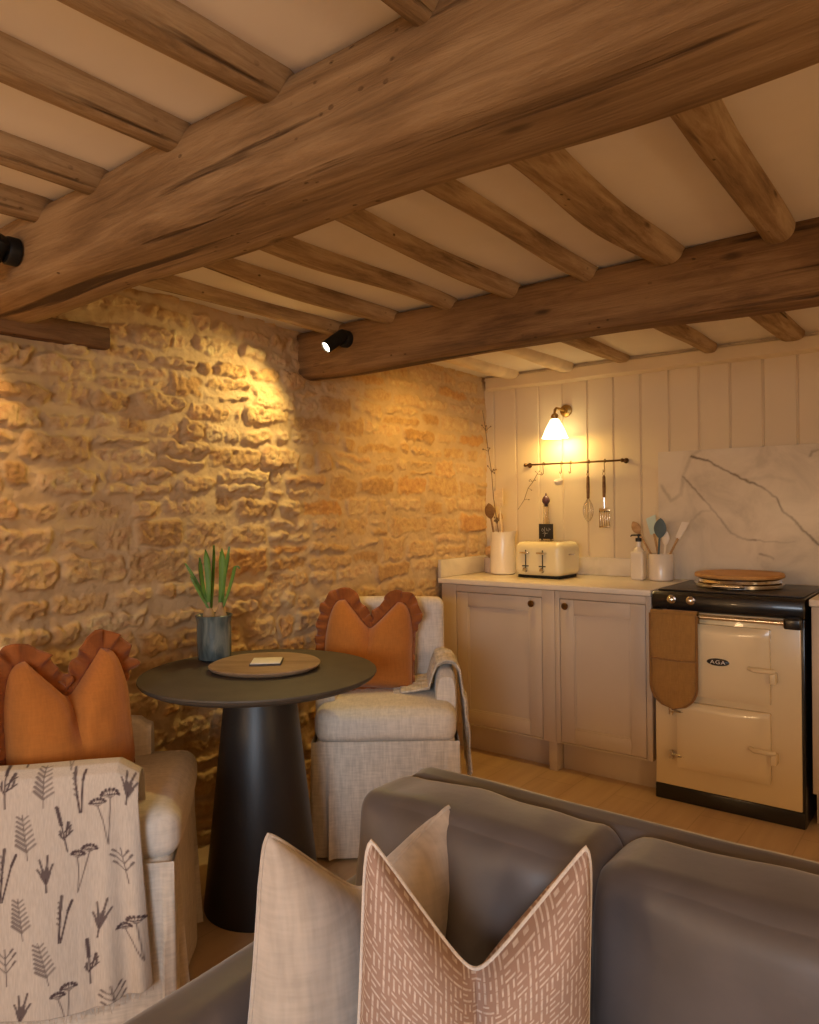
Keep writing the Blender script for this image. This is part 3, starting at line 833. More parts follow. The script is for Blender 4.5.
def marble_slab(x0, x1, z0, z1, yf, st=.004):
    nx, nz_ = int((x1 - x0) / st), int((z1 - z0) / st)
    mb = MB(); mb.grid(lambda u, v: (x0 + u * (x1 - x0), yf, z0 + v * (z1 - z0)), nx, nz_)
    P = np.array(mb.v)
    wx = P[:, 0] + .006 * fbm(P[:, 0] * 40 + 90, P[:, 2] * 40 + 5, 61, 3); wz = P[:, 2] + .006 * fbm(P[:, 0] * 40 + 90, P[:, 2] * 40 + 5, 71, 3)
    msk = raster_strokes(wx, wz, VEINS) * (0.55 + .9 * np.clip(vnoise(P[:, 0] * 14 + 90, P[:, 2] * 14, 81), 0, 1))
    msk = np.clip(msk, 0, 1)
    n0 = len(mb.v)
    mb.box(x0, x1, yf + .0005, YF - .002, z0, z1)
    col = np.zeros((len(mb.v), 4), dtype=np.float32); col[:, 3] = 1
    col[:n0, :3] = msk[:, None]
    return mb, col
mb, col = marble_slab(-1.332, .12, .921, 1.572, 3.838)
tag(mb.build('marble_splashback', M['marble'], attrs={'vein': col}, recalc=False), 'tall veined marble splashback on the wall behind the range cooker', 'splashback')

# ------------------------------------------------------------------ range cooker
def range_cooker():
    X0, X1 = -1.168, -.568; xc = (X0 + X1) / 2
    t = thing('range_cooker', 'cream enamelled range cooker with black top and two oven doors', 'cooker', (xc, 3.55, 0))
    def sh(mb): return shift(mb, -xc, -3.55, 0)
    mb = MB(); mb.box(X0 + .003, X1 - .012, 3.292, 3.83, .066, .835, .004, 3); sh(mb).build('body', M['enamel'], t)
    mb = MB(); mb.box(X1 - .012, X1, 3.30, 3.83, .0, .835, .002); sh(mb).build('side_gap_shade', M['black_enamel'], t)  # black strip stands in for the shaded gap at the cooker's right side
    mb = MB(); mb.box(X0, X1 - .002, 3.29, 3.82, 0, .065, .004); pl = sh(mb).build('plinth', M['black_enamel'], t); pl['label'] = 'black plinth'
    # black top plate : rounded front fascia
    mb = MB()
    prof = [(3.83, .835), (3.30, .835), (3.284, .84), (3.276, .855), (3.275, .885), (3.282, .906), (3.300, .917), (3.83, .920)]
    vs = []; fs = []
    for x in (X0 - .004, X0 + .004, X1 - .004, X1 + .004):
        for (y, z) in prof:
            s_ = 0.985 if x in (X0 - .004, X1 + .004) else 1
            vs.append((x, 3.55 + (y - 3.55) * s_, .877 + (z - .877) * s_))
    n_ = len(prof)
    for i in range(3):
        for k in range(n_): fs.append((i * n_ + k, (i + 1) * n_ + k, (i + 1) * n_ + (k + 1) % n_, i * n_ + (k + 1) % n_))
    fs.append(tuple(range(n_))); fs.append(tuple(3 * n_ + k for k in range(n_ - 1, -1, -1)))
    mb.add(vs, fs)
    hb = sh(mb).build('hob', M['black_enamel'], t, angle=30)
    mb = MB(); mb.box(X0 + .006, X1 - .006, 3.33, 3.80, .918, .9245, .003); sh(mb).build('hotplate_surround', M['hob_iron'], hb)
    for kx in (-1.083, -1.002):
        mb = MB(); mb.lathe([(.017, 0), (.019, .003), (.019, .006), (.012, .009), (.011, .022), (.013, .025), (.009, .028)], 20, M4=Matrix.Translation((kx, 3.277, .887)) @ Matrix.Rotation(PI / 2, 4, 'X'))
        k = sh(mb).build('control_knob', M['chrome'], hb); k['label'] = 'round chrome control knob'
    # towel rail with end brackets
    mb = MB(); mb.tube([(X0 + .03, 3.252, .823), (X1 - .03, 3.252, .823)], .0105, 14)
    rl = sh(mb).build('front_rail', M['chrome'], t); rl['label'] = 'chrome front rail'
    for bx in (X0 + .0, X1 - .066):
        mb = MB(); mb.box(bx, bx + .066, 3.236, 3.291, .800, .846, .010, 3); sh(mb).build('rail_bracket', M['black_enamel'], rl)
    # oven doors : shallow pillowed enamel castings
    def door(x0, x1, z0, z1, handle_z, badge=False, hinges=True):
        cxx, czz = (x0 + x1) / 2, (z0 + z1) / 2
        mb = MB()
        mb.grid(lambda u, v: None or (x0 + u * (x1 - x0), 3.257 - .010 * (1 - (2 * u - 1) ** 2) * (1 - (2 * v - 1) ** 2) + (.006 if u in (0, 1) or v in (0, 1) else 0), z0 + v * (z1 - z0)), 16, 16)
        mb.box(x0, x1, 3.262, 3.294, z0, z1, .006, 3)
        d = sh(mb).build('oven_door', M['enamel'], t, angle=60)
        hx = x1
        mb = MB()
        mb.tube([(hx - .075, 3.252, handle_z), (hx - .055, 3.229, handle_z), (hx + .012, 3.224, handle_z), (hx + .022, 3.234, handle_z)], [.008, .0105, .011, .010], 12)
        mb.box(hx + .004, hx + .026, 3.238, 3.292, handle_z - .055, handle_z - .012, .004)
        h_ = sh(mb).build('handle', [M['enamel']], d); h_['label'] = 'cream lever handle'
        if hinges:
            for hz in (z0 + .05, z1 - .045):
                mb = MB(); mb.tube([(x0 - .028, 3.268, hz - .018), (x0 - .028, 3.268, hz + .018)], .0085, 12)
                mb.tube([(x0 - .028, 3.268, hz), (x0 + .03, 3.262, hz)], .007, 12)
                hg = sh(mb).build('hinge', M['chrome'], d)
        if badge:
            bx, bz = -.884, .640
            mb = MB(); mb.lathe([(.0005, .0), (1, 0), (1, .3), (.93, .45), (.0005, .47)], 36, M4=Matrix.Translation((bx, 3.2485, bz)) @ Matrix.Rotation(PI / 2, 4, 'X') @ Matrix.Diagonal((.045, .0155, .016, 1)))
            bd = sh(mb).build('badge', M['black_enamel'], d); bd['label'] = 'black oval badge with white letters'
            cu = bpy.data.curves.new('badge_lettering', 'FONT'); cu.body = 'AGA'; cu.size = .022; cu.align_x = 'CENTER'; cu.align_y = 'CENTER'; cu.extrude = .0006; cu.space_character = 1.15
            tmp = bpy.data.objects.new('tmp_text', cu); COL.objects.link(tmp)
            dg = bpy.context.evaluated_depsgraph_get()
            me = bpy.data.meshes.new_from_object(tmp.evaluated_get(dg))
            bpy.data.objects.remove(tmp)
            me.materials.clear(); me.materials.append(M['badge_white'])
            me.transform(Matrix.Translation((bx - xc, 3.2402 - 3.55, bz)) @ Matrix.Rotation(PI / 2, 4, 'X') @ Matrix.Diagonal((1.25, 1, 1, 1)))
            lo = bpy.data.objects.new('badge_lettering', me); COL.objects.link(lo); lo.parent = d
        return d
    door(-1.062, -.690, .480, .790, .628, badge=True, hinges=False)
    door(-1.062, -.690, .160, .448, .302)
    # round chrome lid on the hot plate
    cx, cy = -.885, 3.60
    mb = MB(); mb.lathe([(.185, .926), (.19, .930), (.19, .944), (.176, .950), (.172, .962), (.0, .966)], 48, cx=cx, cy=cy, cap=False)
    ld = sh(mb).build('hotplate_lid', M['chrome'], t); ld['label'] = 'round chrome hotplate lid'
    mb = MB(); mb.tube([(cx - .06, cy - .184, .940), (cx - .055, cy - .215, .943), (cx + .055, cy - .215, .943), (cx + .06, cy - .184, .940)], .009, 10)
    sh(mb).build('lid_handle', M['chrome'], ld)
    # wooden disc resting on the lid is separate
    mb = MB(); mb.lathe([(.176, .9675), (.188, .971), (.190, .978), (.186, .986), (.0, .988)], 56, cx=0, cy=0, cap=False)
    mb.lathe([(.0005, .9675), (.176, .9675)], 56, cap=False)
    o = mb.build('round_board', M['board_wood'], loc=(cx, cy, 0))
    tag(o, 'round orange brown wooden board lying on the range cooker lid', 'board')
range_cooker()

# double oven glove over the rail
def oven_mitt():
    W_ = .198; x0 = -1.163
    t = thing('oven_glove', 'ochre quilted oven glove hanging on the range cooker rail', 'oven glove', (x0 + W_ / 2, 3.25, .42))
    def outline(v):
        # half width at height v (0 bottom .. 1 top)
        z = v * .40
        r = W_ / 2
        return r if z > r else math.sqrt(max(0, r * r - (r - z) ** 2)) * .98 + .02 * r
    mb = MB()
    def P(u, v, yo):
        hw = outline(v); x = (2 * u - 1) * hw
        q = 0.0022 * (abs(math.sin(u * PI * 4)) + abs(math.sin(v * PI * 7)))
        edge = 1 - abs(2 * u - 1) ** 4
        return (x, yo - .009 * edge - q * edge + .006 * nz((x * 6, v * 3, 0), 1.2, 4), v * .405 + .004)
    mb.grid(lambda u, v: P(u, v, -.020), 22, 44)
    mb.grid(lambda u, v: (P(u, v, -.020)[0], -.016 + .004 * abs(2 * u - 1) ** 4 * 0, P(u, v, 0)[2]), 22, 44)
    # over the rail and down the back
    mb.grid(lambda u, v: ((2 * u - 1) * W_ / 2, -.021 * math.cos(v * PI), .409 + .017 * math.sin(v * PI)), 22, 10)
    mb.grid(lambda u, v: ((2 * u - 1) * W_ / 2, .020, .41 - v * .05), 4, 4)
    mb.build('padded_body', M['oven_mitt'], t)
    pts = []
    for v in np.linspace(1, 0.0, 30): pts.append((outline(v), -.022, v * .405 + .004))
    for v in np.linspace(0.0, 1, 30): pts.append((-outline(v), -.022, v * .405 + .004))
    mb = MB(); mb.tube(pts, .0055, 8); bd = mb.build('binding', M['mitt_edge'], t)
    mb = MB(); mb.tube([(-W_ / 2, -.031, .215), (-.03, -.034, .213), (.03, -.034, .213), (W_ / 2, -.031, .215)], .004, 8)
    mb.build('pocket_hem', M['mitt_edge'], t)
oven_mitt()

# ------------------------------------------------------------------ wall lamp
def wall_lamp():
    t = thing('wall_lamp', 'lit brass wall lamp with a conical white shade on the panelled kitchen wall', 'lamp', (-1.853, YF, 1.834))
    A = Matrix.Rotation(PI / 2, 4, 'X')
    mb = MB(); mb.lathe([(.034, 0), (.036, .004), (.033, .012), (.018, .018), (.014, .030)], 28, M4=A); mb.build('backplate', M['brass'], t)
    mb = MB(); mb.tube([(0, -.025, 0), (-.004, -.075, .004), (-.010, -.105, .006), (-.012, -.118, -.004), (-.012, -.12, -.030)], .007, 12); mb.build('arm', M['brass'], t)
    sx, sy = -.012, -.120
    mb = MB(); mb.lathe([(.016, -.058), (.020, -.054), (.020, -.034), (.012, -.026)], 24, cx=sx, cy=sy); mb.build('lamp_holder', M['brass'], t)
    mb = MB(); mb.lathe([(.072, -.160), (.070, -.158), (.050, -.108), (.024, -.060), (.018, -.054)], 36, cx=sx, cy=sy, cap=False)
    mb.lathe([(.0695, -.160), (.0675, -.157), (.047, -.108), (.021, -.062)], 36, cx=sx, cy=sy, cap=False)
    sh_ = mb.build('lamp_shade', M['shade_glow'], t); sh_['label'] = 'glowing white cone shade'
    mb = MB(); mb.lathe([(.002, -.138), (.016, -.130), (.022, -.114), (.014, -.088), (.010, -.064)], 20, cx=sx, cy=sy); mb.build('light_bulb', M['bulb_glow'], t)
    return V((-1.853 + sx, YF + sy, 1.834 - .150))
LAMP = wall_lamp()

# ------------------------------------------------------------------ hanging rail, hooks and utensils
RZ, RY = 1.538, 3.805
def hook_pts(x):
    pts = []
    for a in np.linspace(-.35 * PI, PI, 10): pts.append((x, RY + .0095 * math.cos(a), RZ + .0095 * math.sin(a) + .001))
    pts.append((x, RY - .0095, RZ - .02))
    pts.append((x, RY - .006, RZ - .042))
    for a in np.linspace(PI * .0, -PI * 1.05, 9): pts.append((x, RY - .015 + .010 * math.cos(a), RZ - .048 + .010 * math.sin(a)))
    return pts
t = thing('hanging_rail', 'thin metal utensil rail with hooks on the kitchen wall under the lamp', 'rail', (-1.797, YF, RZ))
def lo(mb): return shift(mb, 1.797, -YF, -RZ)
mb = MB(); mb.tube([(-2.085, RY, RZ), (-1.509, RY, RZ)], .0052, 12)
lo(mb).build('bar', M['dark_brass'], t)
for x in (-2.085, -1.509):
    mb = MB(); mb.lathe([(.013, 0), (.015, .003), (.013, .008), (.006, .012), (.006, YF - RY)], 20, M4=Matrix.Translation((x, YF, RZ)) @ Matrix.Rotation(PI / 2, 4, 'X'))
    mb.lathe([(.004, -.011), (.010, -.006), (.0105, .004), (.004, .011)], 16, M4=Matrix.Translation((x, RY, RZ)) @ Matrix.Rotation(PI / 2, 4, 'Y'))
    lo(mb).build('bracket', M['dark_brass'], t)
HX = (-1.969, -1.858, -1.803, -1.697, -1.606)
for x in HX:
    mb = MB(); mb.tube(hook_pts(x), .0022, 8); lo(mb).build('hook', M['dark_brass'], t)

def hang_loop(mb, r=.011, z=0):
    mb.tube([(r * .6 * math.cos(a), 0, z - r + r * math.sin(a)) for a in np.linspace(0, 2 * PI, 15)[:-1]], .0016, 6, closed=True)
HY = RY - .016; HZ = RZ - .050
t = thing('whisk', 'balloon whisk with a wooden handle hanging from the rail, left of the turner', 'whisk', (HX[3], HY, HZ))
mb = MB(); hang_loop(mb, .011, -.006); mb.lathe([(.005, -.150), (.008, -.145), (.0095, -.09), (.008, -.035), (.004, -.026)], 14); mb.build('handle', M['dark_wood'], t)
mb = MB()
for k in range(5):
    a = PI * k / 5
    pts = []
    for s in np.linspace(-1, 1, 21):
        w = .026 * math.sin(PI * (1 - abs(s)) ** .0 * 0 + 0) if False else .027 * (1 - abs(s) ** 2.2) ** .5 if abs(s) < 1 else 0.0
        zz = -.150 - .125 * (1 - abs(s)) ** .6
        rr_ = .004 + .024 * math.sin(PI * min(1, (1 - abs(s)) ** .6 * .98)) ** .8 if abs(s) < 1 else .004
        sg = 1 if s > 0 else -1
        if abs(s) < 1e-6: rr_ = 0
        pts.append((sg * rr_ * math.cos(a), sg * rr_ * math.sin(a), zz))
    mb.tube(pts, .0011, 5)
mb.build('wire_head', M['chrome'], t)
t = thing('turner', 'slotted turner with a wooden handle hanging from the rail, rightmost utensil', 'turner', (HX[4], HY, HZ))
mb = MB(); hang_loop(mb, .011, -.006); mb.lathe([(.005, -.145), (.008, -.140), (.0095, -.09), (.008, -.035), (.004, -.026)], 14); mb.build('handle', M['dark_wood'], t)
mb = MB(); mb.tube([(0, 0, -.14), (0, .002, -.205)], .003, 8)
for x in (-.026, -.013, 0, .013, .026): mb.box(x - .0042, x + .0042, .001, .003, -.300, -.215, .0008)
mb.box(-.0302, .0302, .001, .003, -.222, -.203, .001); mb.box(-.0302, .0302, .001, .003, -.308, -.296, .001)
mb.build('blade', M['chrome'], t)
t = thing('measuring_cup', 'small white measuring cup hanging from the utensil rail', 'cup', (HX[1], HY, HZ))
mb = MB(); hang_loop(mb, .011, -.004); mb.box(-.004, .004, -.0015, .0015, -.062, -.020, .001); mb.build('handle', M['white_plastic'], t)
mb = MB(); mb.lathe([(.0005, .0), (.014, .001), (.021, .008), (.024, .022), (.024, .028), (.022, .028), (.019, .010), (.0005, .004)], 24, cap=False, M4=Matrix.Translation((0, -.020, -.070)) @ Matrix.Rotation(.35, 4, 'X'))
mb.build('bowl', M['white_plastic'], t)

# little twig garland that hangs from the rail's left hook down to the left
def twig_mesh(mb, pts, r, seed, nb=6, ln=.03):
    rnd = random.Random(seed)
    mb.tube(pts, [r * (1 - .5 * i / (len(pts) - 1)) for i in range(len(pts))], 6)
    P = [V(p) for p in pts]
    for k in range(nb):
        i = rnd.randint(1, len(P) - 2)
        d = (P[i + 1] - P[i]).normalized()
        q = P[i]
        o = V((rnd.uniform(-1, 1), rnd.uniform(-.6, .2), rnd.uniform(-.2, 1))).normalized()
        e = q + (d * .6 + o).normalized() * ln * rnd.uniform(.5, 1)
        mb.tube([q, (q + e) / 2 + V((0, 0, .003)), e], r * .45, 5)
        bm = bmesh.new(); bmesh.ops.create_icosphere(bm, subdivisions=1, radius=r * 1.5)
        for v in bm.verts: v.co = v.co + e
        mb.bm(bm)
mb = MB(); twig_mesh(mb, [(HX[0], HY - .002, HZ - .012), (HX[0] - .03, HY - .004, HZ - .004), (HX[0] - .065, HY + .005, HZ - .05), (HX[0] - .10, HY + .012, HZ - .085), (HX[0] - .125, HY + .012, HZ - .15), (HX[0] - .165, HY + .01, HZ - .205)], .0026, 3, 7)
tag(mb.build('dried_sprig', M['twig']), 'thin dried sprig trailing down left from the hooks of the utensil rail', 'dried sprig')

# ------------------------------------------------------------------ things on the worktop
WZ = .9205
# jug
t = thing('jug', 'tall cream ceramic jug full of wooden spoons beside the stone wall', 'jug', (-2.155, 3.66, WZ))
mb = MB()
mb.lathe([(.0005, .0), (.062, .001), (.072, .008), (.074, .02), (.070, .15), (.066, .205), (.068, .238), (.065, .238), (.062, .205), (.066, .15), (.068, .02), (.0005, .012)], 40, cap=False)
def spout(mb):
    for i, p in enumerate(mb.v):
        x, y, z = p
        if z > .19:
            a = math.atan2(y, x); k = max(0, math.cos(a + .2)) ** 8 * ((z - .19) / .05)
            mb.v[i] = (x * (1 + .32 * k), y * (1 + .32 * k), z + .006 * k)
spout(mb); mb.build('body', M['ceramic'], t)
mb = MB(); mb.tube([(-.02, .062, .205), (-.03, .103, .215), (-.033, .116, .17), (-.03, .108, .11), (-.022, .068, .075)], .009, 12); mb.build('handle', M['ceramic'], t)

def spoon(label, mat, base, tip, head, kind='spoon', name='wooden_spoon', cat='spoon', group=None):
    """base inside the vessel, tip = end of handle / start of head, head length & width"""
    base = V(base); tip = V(tip); d = (tip - base).normalized()
    L, W2 = head
    t = thing(name, label, cat, base, 0, group)
    q = V((0, 0, 1)).rotation_difference(d).to_matrix().to_4x4()
    l = (tip - base).length
    if kind == 'spoon':
        mb = MB(); mb.lathe([(.0045, 0), (.0055, l * .5), (.0052, l)], 10, M4=q); mb.build('handle', mat, t)
        mb = MB(); mb.grid(lambda u, v: (W2 * math.sin(v * PI) ** .75 * math.cos(2 * PI * u), .006 * math.sin(v * PI) * math.sin(2 * PI * u) , l - .005 + L * v), 18, 14, closed_u=True)
        mb.xform(q); mb.build('bowl', mat, t)
    elif kind == 'spatula':
        mb = MB(); mb.lathe([(.0048, 0), (.0058, l * .5), (.0055, l)], 10, M4=q); mb.build('handle', M['spoon_wood'] if mat is not M['pale_wood'] else mat, t)
        mb = MB(); bm = bmesh.new(); bmesh.ops.create_cube(bm, size=1)
        for v in bm.verts:
            top = v.co.z > 0
            v.co = V((v.co.x * 2 * W2 * (1 if top else .72), v.co.y * (.006 if top else .012), l - .004 + (L if top else 0) + (.012 * (v.co.x > 0) if top else 0)))
        bmesh.ops.bevel(bm, geom=bm.edges[:], offset=.0025, segments=2, affect='EDGES')
        mb.bm(bm); mb.xform(q); mb.build('blade', mat, t)
    return t
JX, JY = -2.155, 3.66
spoon('dark brown wooden spoon in the cream jug, leftmost', M['dark_wood'], (JX - .02, JY - .01, WZ + .05), (-2.228, 3.655, 1.235), (.095, .034), group='spoons in the cream jug')
spoon('pale wooden spatula in the cream jug', M['pale_wood'], (JX + .005, JY - .005, WZ + .05), (-2.168, 3.65, 1.31), (.085, .030), 'spatula', 'wooden_spatula', 'spatula')
spoon('slim pale wooden spoon at the back of the cream jug', M['spoon_wood'], (JX + .012, JY + .02, WZ + .05), (-2.19, 3.70, 1.225), (.05, .016), group='spoons in the cream jug')
mb = MB(); twig_mesh(mb, [(JX - .015, JY + .025, WZ + .06), (-2.215, 3.70, 1.20), (-2.238, 3.70, 1.36), (-2.248, 3.70, 1.50), (-2.268, 3.70, 1.62), (-2.285, 3.70, 1.74), (-2.298, 3.69, 1.86)], .0034, 9, 16, .045)
tag(mb.build('dried_twig', M['twig']), 'tall dried twig standing in the cream jug against the stone wall corner', 'twig')
# little pot with a brush beside the jug
t = thing('small_pot', 'little mauve stoneware pot behind the cream jug, in the worktop corner', 'pot', (-2.262, 3.70, WZ))
mb = MB(); mb.lathe([(.0005, 0), (.030, .001), (.036, .01), (.039, .085), (.036, .088), (.033, .02), (.0005, .012)], 28, cap=False); mb.build('body', M['ceramic_grey'], t)
t = thing('dish_brush', 'brown bristled dish brush standing in the mauve pot', 'brush', (-2.262, 3.70, WZ + .03))
mb = MB(); mb.lathe([(.007, 0), (.008, .05), (.014, .062)], 14); mb.build('handle', M['spoon_wood'], t)
mb = MB(); mb.lathe([(.014, .062), (.028, .072), (.034, .088), (.030, .112), (.018, .122), (.0005, .124)], 20, cap=False)
mb.v = [(x * (1 + .18 * nz((x * 60, y * 60, z * 60), 1, 2)), y * (1 + .18 * nz((x * 60, y * 60, z * 60), 1, 5)), z) for x, y, z in mb.v]
mb.build('bristles', M['spoon_wood'], t)

# toaster
t = thing('toaster', 'cream four slot toaster on the worktop under the utensil rail', 'toaster', (-1.862, 3.625, WZ), math.radians(-3))
TW, TD, TH = .285, .225, .178
mb = shift(puff(TW, TD, TH, .036, 18, (.004, .004, .004)), 0, 0, TH / 2 + .012); mb.build('body', M['toaster'], t)
mb = MB(); mb.box(-TW / 2 + .018, TW / 2 - .018, -TD / 2 + .018, TD / 2 - .018, 0, .016, .003); mb.build('base', M['black_steel'], t)
mb = MB(); mb.box(-TW / 2 + .05, TW / 2 - .05, -TD / 2 + .045, -.012, TH + .0135, TH + .0165, .001); mb.build('slot_plate', M['chrome'], t)
mb = MB(); mb.box(-TW / 2 + .05, TW / 2 - .05, .012, TD / 2 - .045, TH + .0135, TH + .0165, .001); mb.build('slot_plate', M['chrome'], t)
for x in (-.062, .040):
    mb = MB(); mb.box(x - .003, x + .003, -TD / 2 - .0055, -TD / 2 - .002, .055, .150, .001); mb.build('lever_slot', M['hob_iron'], t)
    mb = MB(); mb.box(x - .026, x + .026, -TD / 2 - .030, -TD / 2 - .003, .128, .140, .005, 3); l_ = mb.build('lever', M['chrome'], t)
    mb = MB(); mb.lathe([(.013, 0), (.014, .004), (.011, .013), (.0, .014)], 20, cap=False, M4=Matrix.Translation((x - .002, -TD / 2 - .003, .045)) @ Matrix.Rotation(PI / 2, 4, 'X')); mb.build('dial', M['chrome'], t)
    mb = MB(); mb.box(x - .022, x + .018, -TD / 2 - .0065, -TD / 2 - .003, .062, .068, .001); mb.build('button_strip', M['hob_iron'], t)
mb = MB(); mb.box(TW / 2 + .001, TW / 2 + .0055, -.03, .03, .122, .130, .0015); mb.build('side_trim', M['chrome'], t)

# oil bottle with plum stopper and small chalk card behind the toaster
t = thing('oil_bottle', 'slim glass bottle with a plum coloured stopper behind the toaster', 'bottle', (-1.955, 3.80, WZ))
mb = MB(); mb.lathe([(.0005, .0), (.026, .001), (.030, .008), (.030, .20), (.026, .245), (.019, .28), (.015, .33), (.0165, .385), (.018, .392), (.016, .392), (.0125, .335), (.0165, .28), (.027, .20), (.027, .012), (.0005, .010)], 28, cap=False); mb.build('body', M['glass'], t)
mb = MB(); mb.lathe([(.010, .378), (.011, .392), (.017, .396), (.022, .406), (.022, .420), (.014, .434), (.005, .440), (.004, .452), (.0, .454)], 24, cap=False); s_ = mb.build('stopper', M['plum'], t); s_['label'] = 'plum coloured stopper'
t = thing('chalk_card', 'small black card with faint white writing standing behind the toaster', 'card', (-1.936, 3.760, 1.118), 0)
mb = MB(); mb.box(-.044, .044, -.0025, .0025, -.0, .084, .002); mb.build('card', M['slate'], t)
mb = MB(); mb.box(-.03, -.024, .0027, .008, -.197, .06); mb.box(.024, .03, .0027, .008, -.197, .06); mb.box(-.03, .03, -.03, .03, -.1972, -.191); mb.build('stand', M['black_steel'], t)
mb = MB()
def scr(pts): mb.tube([(x, -.003, z) for x, z in pts], .0011, 5)
scr([(-.022, .058), (-.026, .046), (-.018, .040), (-.014, .052), (-.022, .058)]); scr([(-.006, .066), (-.008, .05), (-.004, .03), (-.010, .012)])
scr([(.004, .06), (.006, .045), (.014, .052), (.016, .042)]); scr([(.020, .062), (.022, .05), (.030, .055)]); scr([(-.02, .03), (-.01, .034), (0, .03), (.012, .033)])
mb.build('chalk_marks', M['chalk'], t)

# soap bottle
t = thing('soap_bottle', 'cream square soap bottle with black pump top, left of the utensil crock', 'bottle', (-1.395, 3.72, WZ))
mb = shift(puff(.066, .066, .145, .010, 10), 0, 0, .0725); mb.lathe([(.030, .142), (.022, .158), (.013, .166), (.013, .196)], 20, cap=False); mb.build('body', M['ceramic'], t)
mb = MB(); mb.lathe([(.014, .194), (.015, .197), (.015, .212), (.005, .214), (.005, .222), (.011, .224), (.011, .231), (.0, .232)], 18, cap=False); mb.tube([(0, 0, .227), (-.034, -.006, .226), (-.038, -.007, .219)], .004, 8); mb.build('pump', M['pump_black'], t)
# crock and its utensils
CX, CY = -1.288, 3.74
t = thing('utensil_crock', 'cream ceramic utensil crock on the worktop beside the range cooker', 'crock', (CX, CY, WZ))
mb = MB(); mb.lathe([(.0005, 0), (.055, .001), (.060, .006), (.061, .130), (.0585, .134), (.056, .130), (.055, .012), (.0005, .010)], 40, cap=False); mb.build('body', M['ceramic'], t)
spoon('wooden spoon leaning left out of the cream crock', M['spoon_wood'], (CX + .012, CY, WZ + .02), (CX - .105, CY - .012, WZ + .235), (.075, .024))
spoon('pale mint spatula in the cream crock', M['mint'], (CX + .0, CY + .020, WZ + .02), (CX - .045, CY + .03, WZ + .235), (.085, .026), 'spatula', 'silicone_spatula', 'spatula')
spoon('blue grey slotted spoon in the cream crock', M['blue_grey'], (CX - .015, CY - .015, WZ + .02), (CX + .004, CY - .03, WZ + .215), (.105, .032), 'spoon', 'slotted_spoon', 'spoon')
spoon('cream spoon upright in the middle of the cream crock', M['white_plastic'], (CX + .01, CY - .01, WZ + .02), (CX + .028, CY - .018, WZ + .18), (.075, .019), 'spoon', 'silicone_spoon', 'spoon')
spoon('white spatula leaning right out of the cream crock', M['white_plastic'], (CX - .012, CY + .008, WZ + .02), (CX + .085, CY + .004, WZ + .215), (.085, .018), 'spatula', 'silicone_spatula', 'spatula')

# ------------------------------------------------------------------ table and what stands on it
TZ = .765
TX, TY = rd(-.503, 2.475)[:2]
t = thing('pedestal_table', 'round dark pedestal table with a black cone base between two pale armchairs', 'table', (TX, TY, 0))
mb = MB(); mb.lathe([(.0005, TZ - .026), (.362, TZ - .026), (.380, TZ - .016), (.387, TZ - .006), (.386, TZ - .001), (.383, TZ), (.0005, TZ)], 96, cap=False); mb.build('table_top', M['table_top'], t, angle=25)
mb = MB(); mb.lathe([(.0005, 0), (.189, .0), (.191, .006), (.112, TZ - .03), (.110, TZ - .026)], 72, cap=False); c_ = mb.build('cone_base', M['cone'], t); c_['label'] = 'matt black cone base'

mb = MB()
mb.lathe([(.0005, 0), (.162, .0), (.179, .008), (.185, .016), (.183, .019), (.0005, .0185)], 72, cap=False)
mb.v = [(x * (1 + .03 * math.cos(3 * math.atan2(y, x) + 1)), y * (1 + .04 * math.cos(2 * math.atan2(y, x) + .5)), z) for x, y, z in mb.v]
o = mb.build('round_tray', M['tray_wood'], loc=(-2.035, 1.83, TZ + .0005), rot=(0, 0, .6))
o.location = V(rd(-.494, 2.520, TZ + .0008))
tag(o, 'round weathered wooden board lying on the dark table', 'tray')
cp = rd(-.487, 2.51)
t = thing('coaster', 'small square white card on a dark coaster on the round board', 'coaster', (cp.x, cp.y, TZ + .0198), math.radians(42))
mb = MB(); mb.box(-.052, .052, -.052, .052, 0, .006, .0015); mb.build('coaster_base', M['coaster_edge'], t)
mb = MB(); mb.box(-.049, .049, -.049, .049, .0062, .0085, .0008); mb.build('card', M['paper'], t)

# flowerpot with daffodil shoots
PP = rd(-.705, 2.67)
t = thing('potted_bulbs', 'blue grey glazed pot of green daffodil shoots on the dark table', 'potted plant', (PP.x, PP.y, TZ + .001), .3)
mb = MB(); mb.lathe([(.0005, 0), (.050, .0), (.058, .006), (.060, .03), (.061, .10), (.060, .135), (.063, .150), (.066, .160), (.063, .162), (.056, .150), (.054, .12), (.0005, .11)], 40, cap=False); mb.build('pot', M['glaze'], t)
mb = MB(); mb.grid(lambda u, v: (.054 * v * math.cos(2 * PI * u), .054 * v * math.sin(2 * PI * u), .142 + .008 * nz((u * 9, v * 5, 0), 3) + .006 * (1 - v)), 24, 6, closed_u=True); mb.build('soil', M['soil'], t)
for bx, by in ((-.022, 0.0), (.026, .004)):
    mb = MB(); mb.lathe([(.010, .138), (.021, .148), (.020, .165), (.011, .185), (.007, .205)], 18, cx=bx, cy=by); mb.build('bulb', M['bulb'], t)
rl_ = random.Random(5)
